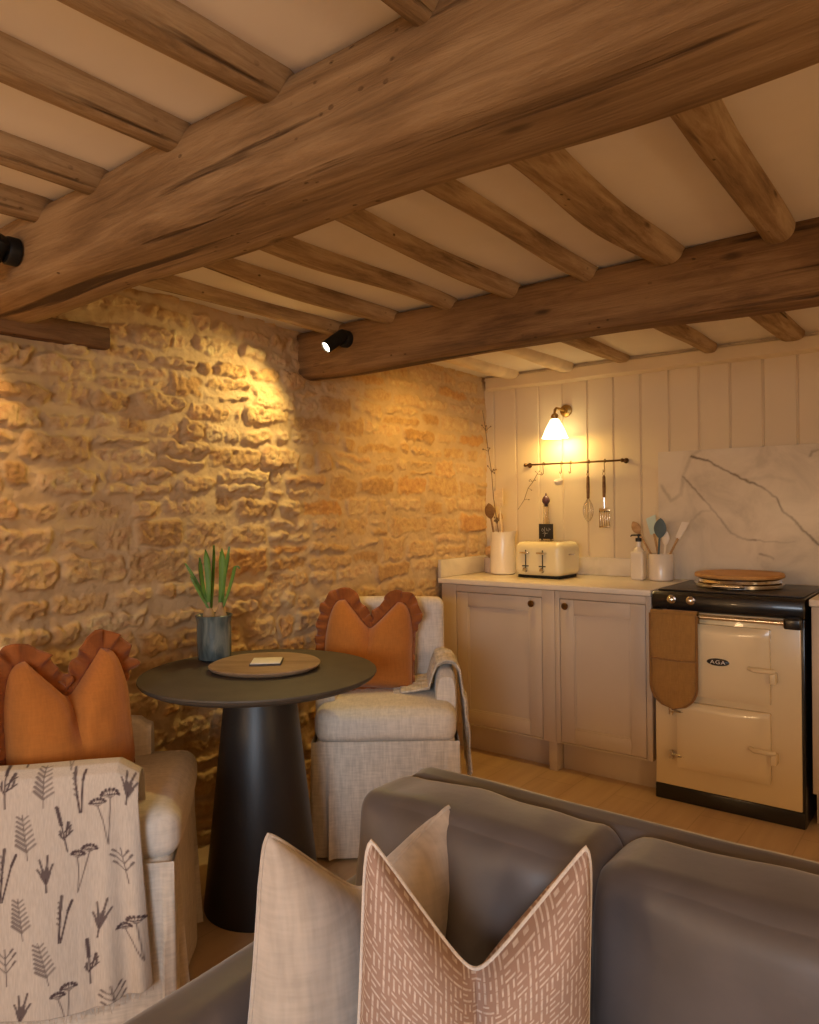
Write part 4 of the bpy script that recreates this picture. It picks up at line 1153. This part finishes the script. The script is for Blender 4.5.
def leafblade(base, tip, w, bend, fold=None):
    base = V(base); tip = V(tip)
    mb = MB(); pts = []
    n_ = 14
    dirv = (tip - base); side = V((dirv.y, -dirv.x, 0)) if abs(dirv.x) + abs(dirv.y) > .004 else V((1, 0, 0))
    a = rl_.uniform(0, PI); side = V((math.cos(a), math.sin(a), 0))
    nrm = side.cross(V((0, 0, 1)))
    def P(u, v, s):
        c = base.lerp(tip, v) + V(bend) * math.sin(v * PI)
        if fold and v > .72:
            k = (v - .72) / .28; c = c + V(fold) * k * k
        ww = w * .92 * (0.75 + .5 * math.sin(v * PI * .8)) * (1 if v < .8 else max(.08, math.cos((v - .8) / .2 * PI / 2)))
        return c + side * (2 * u - 1) * ww + nrm * (.0018 * s + .0035 * abs(2 * u - 1))
    mb.grid(lambda u, v: P(u, v, 1), 4, n_); mb.grid(lambda u, v: P(u, v, -1), 4, n_)
    return mb.build('leaf', M['leaf'], t)
LX = []
# spread measured along the picture plane (r) of the plant
def lr(r, d, z):
    p = RV * r + FV * d
    q = Matrix.Rotation(-.3, 3, 'Z') @ p
    return V((q.x, q.y, z))
for (r0, r1, z1, w, f) in ((-.020, -.105, .345, .0075, None), (-.026, -.055, .365, .0085, None), (-.018, -.028, .395, .010, None), (-.012, .004, .41, .009, None), (-.020, -.08, .30, .006, None),
                     (.022, .036, .40, .0095, None), (.028, .060, .405, .008, None), (.030, .085, .375, .007, (.012, .0, -.05)), (.020, .050, .37, .008, None), (.024, .020, .385, .008, None)):
    leafblade(lr(r0, rl_.uniform(-.008, .008), .185), lr(r1, rl_.uniform(-.02, .02), z1), w, lr(rl_.uniform(-.006, .006), 0, 0), f)

# ------------------------------------------------------------------ armchairs
def armchair(label, loc, rz):
    """local: front = -y, x across; 0.55 wide, 0.55 deep"""
    W2, F_, B_ = .275, -.275, .275
    t = thing('armchair', label, 'armchair', loc, rz, 'linen armchairs at the round table')
    # seat cushion (wraps to the front between and a little before the arms)
    mb = shift(puff(2 * W2 - .02, .46, .125, .045, 18, (.004, .008, .014), .004, 7, 1), 0, F_ + .225, .492); mb.build('seat_cushion', M['chair'], t)
    # seat platform
    mb = shift(puff(2 * W2 - .025, .50, .30, .02, 12), 0, F_ + .262, .29); mb.build('seat_frame', M['chair_dark'], t)
    # backrest, gently raked
    mb = shift(puff(2 * W2 - .06, .085, .50, .035, 18, (.0, .012, .004), .003, 6, 3), 0, B_ - .046, .662, rx=-.05); mb.build('backrest', M['chair'], t)
    for s in (-1, 1):
        def arm(u, v):
            # closed profile around the arm (v) swept along y (u)
            a = 2 * PI * v
            y = F_ + .125 + u * .385
            top = .662 + .014 * math.sin(u * PI) - .012 * (u < .06)
            e = .86 if u in (0, 1) else 1
            ex = 4.0
            r = (abs(math.cos(a)) ** ex + abs(math.sin(a)) ** ex) ** (-1 / ex)
            zc, hz = (top + .40) / 2, (top - .40) / 2
            return (s * (W2 - .042) + math.cos(a) * r * .041 * e + .002 * nz((y, a, s), 6), y - (.006 if 0 < u < 1 else 0) * 0, zc + math.sin(a) * r * hz * (e * .25 + .75))
        mb = MB(); mb.grid(arm, 22, 28, closed_v=True)
        n0 = 0; mb.f.append(tuple(range(28))); mb.mi.append(0)
        mb.f.append(tuple(22 * 28 + k for k in range(27, -1, -1))); mb.mi.append(0)
        mb.build('arm', M['chair'], t, angle=60)
    # skirt all round with kick pleats near the front corners
    def skirt(u, v):
        per = [(-W2 + .005, B_ - .01), (-W2, F_ + .005), (W2, F_ + .005), (W2 - .005, B_ - .01)]
        seg = [np.hypot(per[i + 1][0] - per[i][0], per[i + 1][1] - per[i][1]) for i in range(3)]
        tot = sum(seg); s_ = u * tot; i = 0
        while i < 2 and s_ > seg[i]: s_ -= seg[i]; i += 1
        k = s_ / seg[i]
        x = per[i][0] + (per[i + 1][0] - per[i][0]) * k; y = per[i][1] + (per[i + 1][1] - per[i][1]) * k
        nx, ny = [(-1, 0), (0, -1), (1, 0)][i]
        drop = 1 - v
        f = 0
        for c0 in (seg[0] - .03, seg[0] + .06, seg[0] + seg[1] - .05, seg[0] + seg[1] + .03):
            dd = (u * tot - c0)
            f += math.exp(-(dd / .016) ** 2) * .022 * drop * (1 if dd > 0 else -.4)
        f += .007 * drop * math.sin(u * tot * 22) + .008 * drop
        return (x + nx * f, y + ny * f, .012 + .425 * v)
    mb = MB(); mb.grid(skirt, 200, 14); o = mb.build('skirt', M['chair_dark'], t, angle=80)
    for x in (-W2 + .05, W2 - .05):
        for y in (F_ + .06, B_ - .07):
            mb = MB(); mb.lathe([(.016, 0), (.020, .02), (.022, .145)], 12, cx=x, cy=y); mb.build('foot', M['dark_foot'], t)
    return t
c2 = rd(-.100, 3.025)
chair_b = armchair('oatmeal linen armchair beyond the table, facing the viewer, in front of kitchen cabinets', (c2.x, c2.y, 0), YAW)
c1 = rd(-.908, 2.052)
RZ1 = YAW + PI / 2 + math.radians(11)
chair_a = copy_thing(chair_b, (c1.x, c1.y, 0), RZ1, 'oatmeal linen armchair at left edge, printed throw over its near arm')

# ------------------------------------------------------------------ pillows
def pillow_pts(w, h, T, chop=.0, chopw=.3, pinch=.06, seed=0, nu=46, ear=0.0, sq=.22):
    """returns front and back grid functions; u,v in -1..1 ; y = thickness direction"""
    def P(u, v, side):
        e = (max(0, 1 - abs(u) ** 3.4) * max(0, 1 - abs(v) ** 3.4)) ** .5
        k = (u * u * v * v) ** 4                     # rounded ear tips
        t = (v + 1) / 2
        ztop = h / 2 - chop * (1 - math.sqrt(min(1, (u / chopw) ** 2) * .985 + .015 * (1 if abs(u) < 1 else 1))) - pinch * .5 * h * (1 - u * u) * (0 if chop else 1)
        zbot = -h / 2 + pinch * .4 * h * (1 - u * u)
        z = zbot + (ztop - zbot) * (t * (1 - .03 * k))
        x = u * w / 2 * (1 - pinch * (1 - v * v)) * (1 - .05 * k) * (1 - sq * max(0, v) ** 2)
        top = max(0, (v + .5) / 1.5)
        dip = math.exp(-(abs(u) / .13) ** 1.3) * top ** 1.2 * min(1, chop * 8)
        y = side * T / 2 * e * (1 - .72 * dip)
        y += .005 * nz((x, z, side), 11, seed) * e + .004 * nz((x, z, side), 24, seed) * e
        return V((x, y, z))
    return P
def pillow_mesh(P, n=48):
    mb = MB(); uv = []
    for side in (-1, 1):
        mb.grid(lambda a, b_: P(2 * a - 1, 2 * b_ - 1, side), n, n)
        uv += [(i / n, j / n) for i in range(n + 1) for j in range(n + 1)]
    mb.uv = uv
    return mb
def edge_loop(P, n=40):
    pts = []
    for s in np.linspace(-1, 1, n)[:-1]: pts.append(P(s, 1, 0))
    for s in np.linspace(1, -1, n)[:-1]: pts.append(P(1, s, 0))
    for s in np.linspace(1, -1, n)[:-1]: pts.append(P(s, -1, 0))
    for s in np.linspace(-1, 1, n)[:-1]: pts.append(P(-1, s, 0))
    return pts
def tilt_mat(rz, rx, roll=0):
    return Matrix.Rotation(rz, 4, 'Z') @ Matrix.Rotation(rx, 4, 'X') @ Matrix.Rotation(roll, 4, 'Y')

def frilled_cushion(label, loc, rz, rx, roll, seed, w=.42, h=.36, chop=.13):
    t = thing('cushion', label, 'cushion', loc, rz, 'rust frilled cushions')
    A = Matrix.Rotation(rx, 4, 'X') @ Matrix.Rotation(roll, 4, 'Y') @ Matrix.Translation((0, 0, h / 2))
    P = pillow_pts(w, h, .17, chop, .75, .05, seed, ear=.025, sq=.22)
    mb = pillow_mesh(P, 40); mb.uv = None
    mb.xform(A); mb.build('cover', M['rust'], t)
    lp = edge_loop(P, 92); L = len(lp)
    cen = sum(lp, V()) / L
    mb = MB(); vs = []; fs = []
    rows = 5
    for i, p in enumerate(lp):
        tdir = (lp[(i + 1) % L] - lp[i - 1]).normalized()
        out = V((tdir.z, 0, -tdir.x))
        out = -out if out.dot(p - cen) < 0 and abs((p - cen).x) > .12 else out
        # outward : keep loop orientation (clockwise seen from the front)
        out = V((-tdir.z, 0, tdir.x))
        for r in range(rows + 1):
            q = r / rows
            ph = i * .62
            wav = math.sin(ph) * .017 * q + .009 * math.sin(i * .27 + seed) * q
            ln = .038 * (1 + .10 * math.sin(i * .41 + seed)) * (1 + .35 * max(0, (p.z + .02) / .2))
            bk = max(0, min(1, (p.x / (w / 2) - .6) / .3)) * max(0, min(1, (.30 * h - p.z) / (.15 * h)))
            vs.append(p + out * ln * q * (1 - .75 * bk) + V((0, wav + .035 * q * bk, 0)) + tdir * .004 * math.sin(ph * 1.3) * q)
    for i in range(L):
        for r in range(rows):
            j = (i + 1) % L
            fs.append((i * (rows + 1) + r, j * (rows + 1) + r, j * (rows + 1) + r + 1, i * (rows + 1) + r + 1))
    mb.add(vs, fs); mb.xform(A)
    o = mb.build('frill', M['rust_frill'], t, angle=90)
    md = o.modifiers.new('thickness', 'SOLIDIFY'); md.thickness = .0025
    return t
# on the far armchair : leaning on its backrest, a little to the left
q = rd(-.185, 3.03)
frilled_cushion('rust orange frilled cushion on the armchair beyond the table', (q.x, q.y, .567), YAW, -.24, .06, 2.0, w=.38)
# on the left armchair : standing across the seat towards the back
q = rd(-.920, 2.03)
frilled_cushion('rust orange frilled cushion on the left armchair, above the printed throw', (q.x, q.y, .567), YAW + .78, -.12, -.03, 6.0, w=.345, h=.345)

# ------------------------------------------------------------------ printed throw on the left armchair
def ink_mask(nu, nv, W_, L_):
    """botanical print rasterised on a (nu x nv) grid for a cloth W_ x L_ metres (u across, v down)"""
    uu, vv = np.meshgrid(np.linspace(0, W_, nu), np.linspace(0, L_, nv), indexing='ij')
    ink = np.zeros((nu, nv), dtype=np.float32)
    r = random.Random(21)
    def seg(ax, ay, bx, by, th, val=1.0):
        x0, x1 = min(ax, bx) - th - .004, max(ax, bx) + th + .004; y0, y1 = min(ay, by) - th - .004, max(ay, by) + th + .004
        i0, i1 = max(0, int(x0 / W_ * (nu - 1))), min(nu, int(x1 / W_ * (nu - 1)) + 2); j0, j1 = max(0, int(y0 / L_ * (nv - 1))), min(nv, int(y1 / L_ * (nv - 1)) + 2)
        if i0 >= i1 or j0 >= j1: return
        X, Y = uu[i0:i1, j0:j1], vv[i0:i1, j0:j1]
        dx, dy = bx - ax, by - ay; l2 = dx * dx + dy * dy + 1e-12
        k = np.clip(((X - ax) * dx + (Y - ay) * dy) / l2, 0, 1)
        th *= 1.22
        d = np.hypot(X - ax - k * dx, Y - ay - k * dy)
        ink[i0:i1, j0:j1] = np.maximum(ink[i0:i1, j0:j1], val * np.clip((th - d) / .0018 + .5, 0, 1))
    def sprig(cx, cy, kind, ang, s):
        ca, sa = math.cos(ang), math.sin(ang)
        def T(x, y): return cx + (x * ca - y * sa) * s, cy - (x * sa + y * ca) * s     # y up the cloth
        def S(a, b_, th, val=1.0): seg(*T(*a), *T(*b_), th, val)
        if kind == 0:      # two umbels
            for ox, oy, R in ((-.012, .055, .02), (.016, .040, .017)):
                S((0.002, -.06), (ox * .5, 0), .0011, .8); S((ox * .5, 0), (ox, oy - .008), .0012, .85)
                for k in range(7):
                    a = PI * (k + .5) / 7; S((ox, oy - .008), (ox + R * math.cos(a), oy + R * .62 * math.sin(a)), .0008, .8)
                    S((ox + R * math.cos(a), oy + R * .62 * math.sin(a)), (ox + R * .9 * math.cos(a), oy + R * .5 * math.sin(a)), .0028)
                S((ox - R, oy), (ox + R, oy), .0012)
        elif kind == 1:    # lavender spike with side twigs
            S((-.004, -.06), (.004, .01), .0014); S((.004, .01), (.010, .06), .0012)
            for k in range(8):
                y = .012 + k * .0065; S((.004 + k * .0009, y), (.0055 + k * .0009, y + .003), .0034, .95)
            for sx, y, l in ((-1, -.025, .022), (-1, -.01, .02), (1, -.03, .012)):
                S((0, y), (sx * l, y + .018), .0014); S((sx * l * .6, y + .01), (sx * l * .75, y + .026), .0022, .9)
            S((-.004, -.02), (-.012, .018), .0018)
        elif kind == 2:    # leafy fern
            S((-.014, -.06), (.012, .05), .0010, .8)
            for k in range(7):
                f = k / 7; x, y = -.014 + .026 * (f * .8 + .2), -.06 + .11 * (f * .8 + .2); l = .026 * (1 - .5 * f)
                S((x, y), (x + l, y + l * .55), .0030 * (1 - .4 * f), .75); S((x, y), (x - l * .75, y + l * .75), .0022 * (1 - .3 * f), .6)
        elif kind == 3:    # closed bud leaves
            for a, l in ((-.38, .05), (-.1, .07), (.22, .062), (.5, .042)):
                S((0, -.03), (math.sin(a) * l * .5, -.03 + math.cos(a) * l * .55), .0034, .9); S((math.sin(a) * l * .5, -.03 + math.cos(a) * l * .55), (math.sin(a) * l, -.03 + math.cos(a) * l), .0020, .9)
            S((0, -.055), (0, -.02), .0016)
        elif kind == 4:    # forked twig
            S((0, -.055), (0, .03), .0012, .85)
            for y, l in ((-.025, .022), (-.008, .024), (.008, .018)):
                for sx in (-1, 1):
                    S((0, y), (sx * l, y + l * 1.1), .0012, .8); S((sx * l * .7, y + l * .8), (sx * l, y + l * 1.15), .0020, .85)
        else:              # two tall stalks
            S((-.002, -.06), (-.008, .02), .0018); S((-.008, .02), (-.014, .045), .0026); S((.002, -.06), (.010, .02), .0020); S((.010, .02), (.012, .055), .0030, .9)
            for k in range(5): S((.004 + k * .0015, -.02 + k * .013), (.013 + k * .001, -.012 + k * .013), .0016, .8)
    row = 0; y = .03; cyc = [0, 1, 2, 4, 3, 5, 2, 1, 4, 0, 3, 5]
    ci = 0
    while y < L_ + .03:
        x = .03 + (.05 if row % 2 else 0)
        while x < W_ + .03:
            sprig(x + r.uniform(-.012, .012), y + r.uniform(-.018, .018), cyc[ci % 12], r.uniform(-.22, .22), r.uniform(.86, 1.06)); ci += 1
            x += .092
        ci += 2
        y += .104; row += 1
    return ink
def printed_throw():
    nu, nv = 200, 300
    # local frame of the left armchair: front -y, near arm at -x.  v runs inside seat -> over arm -> down outside
    t = thing('throw_blanket', 'cream throw printed with dark botanical sprigs over the near arm of left armchair', 'throw', (c1.x, c1.y, 0), RZ1)
    yf, yr = -.190, .34
    W_ = yr - yf; prof = [(-.140, .570), (-.178, .580), (-.193, .655), (-.212, .681), (-.235, .688), (-.260, .684), (-.281, .667), (-.290, .627)]
    seglen = [0]
    for a, b_ in zip(prof, prof[1:]): seglen.append(seglen[-1] + math.hypot(b_[0] - a[0], b_[1] - a[1]))
    top_len = seglen[-1]
    L_ = top_len + .515
    def P(iu, iv):
        y = yf + W_ * iu; s = L_ * iv
        drop = 0
        if s <= top_len:
            k = 0
            while k < len(prof) - 2 and s > seglen[k + 1]: k += 1
            f = (s - seglen[k]) / (seglen[k + 1] - seglen[k])
            x = prof[k][0] + (prof[k + 1][0] - prof[k][0]) * f; z = prof[k][1] + (prof[k + 1][1] - prof[k][1]) * f
        else:
            drop = (s - top_len) / .515
            x = -.290 - .012 * drop; z = .627 - .515 * drop
        edge = max(0, 1 - iu / .26)                 # front third gathers in pleats
        fold = (.5 + .5 * math.sin(iu * 52)) * .032 * edge + .006 * math.sin(iu * 17 + 1)
        x -= fold * drop ** .8 + .004 * drop
        x += .05 * edge ** 2 * drop ** 1.5 * .6
        y -= .030 * edge ** 1.5 * drop - .05 * edge ** 2 * drop * 0
        z += .045 * edge ** 1.2 * drop
        z += .003 * nz((y * 5, s * 5, 0), 1.4, 3)
        # the top droops where it passes the arm's end
        if y < F0: z -= min(.05, (F0 - y) * .6) * (1 if s < top_len else 1 - drop)
        return V((x, y, z))
    F0 = -.140
    mb = MB(); mb.grid(lambda a, b_: P(a, b_), nu - 1, nv - 1)
    ink = ink_mask(nu, nv, W_, L_)
    col = np.ones((nu * nv, 4), dtype=np.float32); col[:, :3] = ink.reshape(-1, 1)
    o = mb.build('cloth', M['printed'], t, angle=180, attrs={'ink': col})
    md = o.modifiers.new('thickness', 'SOLIDIFY'); md.thickness = .003; md.offset = 1
    mb = MB(); rr = random.Random(3)
    for k in range(56):
        p = P(k / 55, 1.0); d = V((rr.uniform(-.003, .003), rr.uniform(-.006, .006), -rr.uniform(.014, .024)))
        mb.tube([p, p + d * .5 + V((-.002, 0, 0)), p + d], .0012, 5)
    mb.build('fringe', M['piping_white'], t)
printed_throw()

# oatmeal blanket over the right arm of the far armchair
def blanket():
    t = thing('throw_blanket', 'rough oatmeal blanket draped over right arm of the armchair beyond the table', 'throw', (c2.x, c2.y, 0), YAW)
    prof = [(.055, .566), (.12, .570), (.170, .580), (.186, .64), (.202, .681), (.233, .693), (.265, .685), (.285, .655), (.294, .59), (.302, .46), (.308, .36), (.312, .27)]
    sl = [0]
    for a, b_ in zip(prof, prof[1:]): sl.append(sl[-1] + math.hypot(b_[0] - a[0], b_[1] - a[1]))
    L_ = sl[-1]
    def P(iu, iv):
        s = iv * L_; k = 0
        while k < len(prof) - 2 and s > sl[k + 1]: k += 1
        f = (s - sl[k]) / (sl[k + 1] - sl[k])
        x = prof[k][0] + (prof[k + 1][0] - prof[k][0]) * f; z = prof[k][1] + (prof[k + 1][1] - prof[k][1]) * f
        y = -.135 + iu * .27 + (.05 * (1 - iv / .3) if iv < .3 else 0) - (.03 * (iv - .6) if iv > .6 else 0)
        w = .010 * math.sin(iu * 24 + 2 * math.sin(iv * 5)) + .007 * nz((iu * 5, iv * 5, 1), 1.6, 8)
        if iv < .26: z += abs(w) + .003
        elif iv < .6: z += w * .7 + .006; 
        else: x += abs(w) + .004
        return V((x, y, z))
    mb = MB(); mb.grid(P, 60, 90)
    o = mb.build('cloth', M['blanket'], t, angle=180)
    md = o.modifiers.new('thickness', 'SOLIDIFY'); md.thickness = .006; md.offset = 1
    rr = random.Random(8)
    for e in (0, 1):
        mb = MB()
        for k in range(40):
            p = P(k / 39, e)
            d = V((-.028, rr.uniform(-.006, .006), -.002)) if e == 0 else V((rr.uniform(-.003, .005), rr.uniform(-.006, .006), -.032))
            mb.tube([p, p + d * .5, p + d], .0016, 5)
        mb.build('fringe', M['blanket'], t)
blanket()

# ------------------------------------------------------------------ sofa
SX0, SX1 = -.985, 1.10
def sofa():
    t = thing('sofa', 'dark grey velvet sofa in the foreground, seen over its seat towards the backrest', 'sofa', (0.05, .75, 0))
    def sh(mb): return shift(mb, -.05, -.75, 0)
    mb = MB(); mb.box(SX0 + .02, SX1, .18, 1.22, .08, .30, .02, 3); sh(mb).build('base', M['sofa'], t)
    for x in (SX0 + .08, SX1 - .08):
        for y in (.24, 1.14):
            mb = MB(); mb.lathe([(.02, 0), (.026, .085)], 14, cx=x, cy=y); sh(mb).build('foot', M['dark_foot'], t)
    # frame back : outer rear shell with soft rounded top
    def back(u, v):
        x = SX0 + .055 + u * (SX1 - SX0 - .07)
        prof = [(1.13, .30), (1.135, .60), (1.140, .70), (1.150, .752), (1.172, .776), (1.200, .782), (1.228, .772), (1.245, .745), (1.250, .65), (1.245, .10)]
        k = v * (len(prof) - 1); i = min(int(k), len(prof) - 2); f = k - i
        y = prof[i][0] + (prof[i + 1][0] - prof[i][0]) * f; z = prof[i][1] + (prof[i + 1][1] - prof[i][1]) * f
        e = min(u, 1 - u) * (SX1 - SX0)
        if e < .06: 
            q = 1 - e / .06
            if z > .6: z -= .045 * q ** 2.2
            y -= .02 * q ** 2 * (1 if z > .4 else 0)
        z += .006 * nz((x * 4, y * 4, z), 1.5, 2) * (z > .6); y += .004 * nz((x * 6, z * 4, 0), 1.2, 5)
        return (x, y, z)
    mb = MB(); mb.grid(back, 110, 45)
    for u in (0, 1):
        pts = [back(u, v / 45) for v in range(46)]
        mb.add(pts, [tuple(range(46)) if u else tuple(range(45, -1, -1))])
    sh(mb).build('back_frame', M['sofa'], t, angle=80)
    # loose back cushions
    for k, (x0, x1) in enumerate(((SX0 + .065, -.455), (-.462, .30), (.293, 1.06))):
        w = x1 - x0
        cm = puff(w, .17, .40, .045, 32, (.004, .018, .006), .0, 5, k)
        out = []
        for p in cm.v:
            x, y, z = p
            top = max(0, z / .20)
            ed = math.exp(-((w / 2 - abs(x)) / .10) ** 2)
            cr = .006 * math.sin(x * 40 + z * 25 + k * 2) * ed * top
            wr = .008 * nz((x * 3.2, y * 3.2, z * 3.2), 1.6, k * 4) + .004 * nz((x * 9, y * 4, z * 9), 1.6, k * 4 + 2)
            out.append((x, y + wr - cr + .10 * (z + .2) - .03 + .012 * ed * max(0, top) , z + wr * .6 + cr - .006 * ed * top ** 3))
        cm.v = out
        c_ = sh(shift(cm, (x0 + x1) / 2, 1.078, .587)).build('back_cushion', M['sofa'], t, angle=80)
    for k, (x0, x1) in enumerate(((SX0 + .165, .06), (.064, 1.08))):
        sh(shift(puff(x1 - x0, .80, .15, .05, 20, (.0, .012, .018), .004, 5, k + 7), (x0 + x1) / 2, .59, .372)).build('seat_cushion', M['sofa'], t, angle=80)
    # padded arm, gently rolled, sloping into the back
    def armf(u, v):
        y = .16 + u * .98
        a = 2 * PI * v
        ex = 3.0
        r = (abs(math.cos(a)) ** ex + abs(math.sin(a)) ** ex) ** (-1 / ex)
        top = .572 + .02 * (u ** 3) - .05 * max(0, 1 - u / .10) ** 2
        zc, hz = (top + .10) / 2, (top - .10) / 2
        e = .90 if u in (0, 1) else 1.0
        x = SX0 + .042 + math.cos(a) * r * .088 * e
        w = .004 * nz((y * 5, a, 0), 1.4, 9)
        return (x + w, y, zc + math.sin(a) * r * hz * (.1 * e + .9) + w)
    mb = MB(); mb.grid(armf, 60, 48, closed_v=True)
    mb.f.append(tuple(range(48))); mb.mi.append(0); mb.f.append(tuple(60 * 48 + k for k in range(47, -1, -1))); mb.mi.append(0)
    sh(mb).build('arm', M['sofa'], t, angle=70)
    mb = MB(); mb.tube([(SX0 + .044 + .090 * math.cos(a), .335 + .02 * math.sin(a), .487 + .088 * math.sin(a)) for a in np.linspace(0, PI, 24)], .0035, 6)
    sh(mb).build('arm_seam', M['sofa_seam'], t)
sofa()

def scatter_pillow(label, corners, mat, piping, T, chop, chopw, seed, w, h, name='scatter_cushion', roll=0, pinch=.05, ear=.0, sq=.22):
    loc, rz, rx = corners
    t = thing(name, label, 'cushion', loc, rz)
    P = pillow_pts(w, h, T, chop, chopw, pinch, seed, ear=ear, sq=sq)
    A = Matrix.Rotation(rx, 4, 'X') @ Matrix.Rotation(roll, 4, 'Y') @ Matrix.Translation((0, 0, h / 2))
    mb = pillow_mesh(P, 60); mb.xform(A); mb.build('cover', mat, t)
    mb = MB(); mb.tube([A @ p for p in edge_loop(P, 48)], .0032, 8, closed=True); o = mb.build('piping', piping, t)
    return t
q = rd(.070, .985)
scatter_pillow('dusty pink cushion with pale woven key pattern and piped edge, foreground sofa', ((q.x, q.y, .452), YAW + .02, -.075), M['key_pattern'], M['piping_white'], .15, .20, 1.0, 3.0, .322, .402, roll=.05, ear=.0, sq=.04)
q = rd(-.098, 1.135)
scatter_pillow('plain beige velvet cushion behind the patterned pink one on the sofa', ((q.x, q.y, .452), YAW + .60, -.05), M['beige_velvet'], M['beige_velvet'], .14, .13, 1.0, 9.0, .36, .372, roll=.11, ear=.0, sq=.04)

# ------------------------------------------------------------------ camera
cam = bpy.data.cameras.new('camera'); co = bpy.data.objects.new('camera', cam); COL.objects.link(co)
cam.sensor_fit = 'HORIZONTAL'; cam.sensor_width = 36.0; cam.lens = 746.0 / 819.0 * 36.0
cam.clip_start = .02
roll = .0125; pitch = math.atan(4.0 / 746.0)
Rr = RV.normalized(); Ff = FV.normalized(); Uu = V((0, 0, 1))
f2 = (Ff * math.cos(pitch) - Uu * math.sin(pitch)); u2 = (Uu * math.cos(pitch) + Ff * math.sin(pitch))
xa = Rr * math.cos(roll) - u2 * math.sin(roll); ya = Rr * math.sin(roll) + u2 * math.cos(roll)
Mx = Matrix((( xa.x, ya.x, -f2.x, 0), (xa.y, ya.y, -f2.y, 0), (xa.z, ya.z, -f2.z, H_EYE), (0, 0, 0, 1)))
co.matrix_world = Mx
SC.camera = co

# ------------------------------------------------------------------ light
def lamp(name, typ, loc, energy, col, aim=None, **kw):
    l = bpy.data.lights.new(name, typ); l.energy = energy; l.color = col
    for k, v in kw.items(): setattr(l, k, v)
    o = bpy.data.objects.new(name, l); COL.objects.link(o); o.location = loc
    if aim is not None:
        o.rotation_euler = V(aim).to_track_quat('-Z', 'Y').to_euler()
    return o
WARM = (1.0, .64, .31)
lamp('beam_spot_light', 'SPOT', SP1 + SD1 * .004, 28, (1.0, .74, .26), (-.18, -.64, -.76), spot_size=math.radians(130), spot_blend=.9, shadow_soft_size=.016)
lamp('beam_spot_light', 'SPOT', SP2 + SD2 * .004, 14, (1.0, .60, .20), SD2, spot_size=math.radians(95), spot_blend=.3, shadow_soft_size=.016)
lamp('wall_lamp_light', 'POINT', LAMP + V((0, 0, -.012)), 5.0, (1.0, .62, .16), shadow_soft_size=.022)
# unseen fill spots added at the ceiling, no fixtures : two over the worktop behind the kitchen beam, the others behind and beside the standing point
lamp('ceiling_fill_spot', 'SPOT', (-1.80, 2.95, ZC - .02), 78, (1.0, .56, .10), (-.50, .15, -.80), spot_size=math.radians(120), spot_blend=.9, shadow_soft_size=.05)  # added fill, brightens the stone wall at the kitchen end
for x, y, e, c in ((-1.5, 2.85, 8, (1.0, .56, .12)), (-.25, 2.95, 3, (1.0, .56, .18)), (.75, 2.6, 6, WARM), (.9, .1, 28, WARM), (-.9, -.7, 26, WARM), (.9, -1.3, 22, WARM)):
    lamp('ceiling_fill_spot', 'SPOT', (x, y, ZC - .02), e, c, (0, 0, -1), spot_size=math.radians(155), spot_blend=.9, shadow_soft_size=.05)
lamp('unseen_warm_fill', 'POINT', (1.9, .6, 1.15), 36, WARM, shadow_soft_size=.12)  # two unseen warm fills added to lift the room and ceiling; no lamps there
lamp('unseen_warm_fill', 'POINT', (-1.7, -1.5, 1.15), 34, WARM, shadow_soft_size=.12)
lamp('window_daylight', 'AREA', (.5, YB + .01, 1.35), 15, (.78, .88, 1.0), (-.55, 1, -.30), shape='RECTANGLE', size=1.35, size_y=.95, spread=math.radians(70))

wd = bpy.data.worlds.new('dusk'); SC.world = wd; wd.use_nodes = True
bg = wd.node_tree.nodes['Background']
bg.inputs['Color'].default_value = (.35, .5, .8, 1); bg.inputs['Strength'].default_value = .3

SC.view_settings.view_transform = 'Standard'
SC.view_settings.look = 'None'
SC.view_settings.gamma = 1.0
SC.view_settings.use_curve_mapping = False
SC.view_settings.exposure = -0.30
SC.cycles.max_bounces = 10
SC.cycles.diffuse_bounces = 6
SC.cycles.caustics_reflective = False
SC.cycles.caustics_refractive = False
SC.cycles.sample_clamp_indirect = 4.0
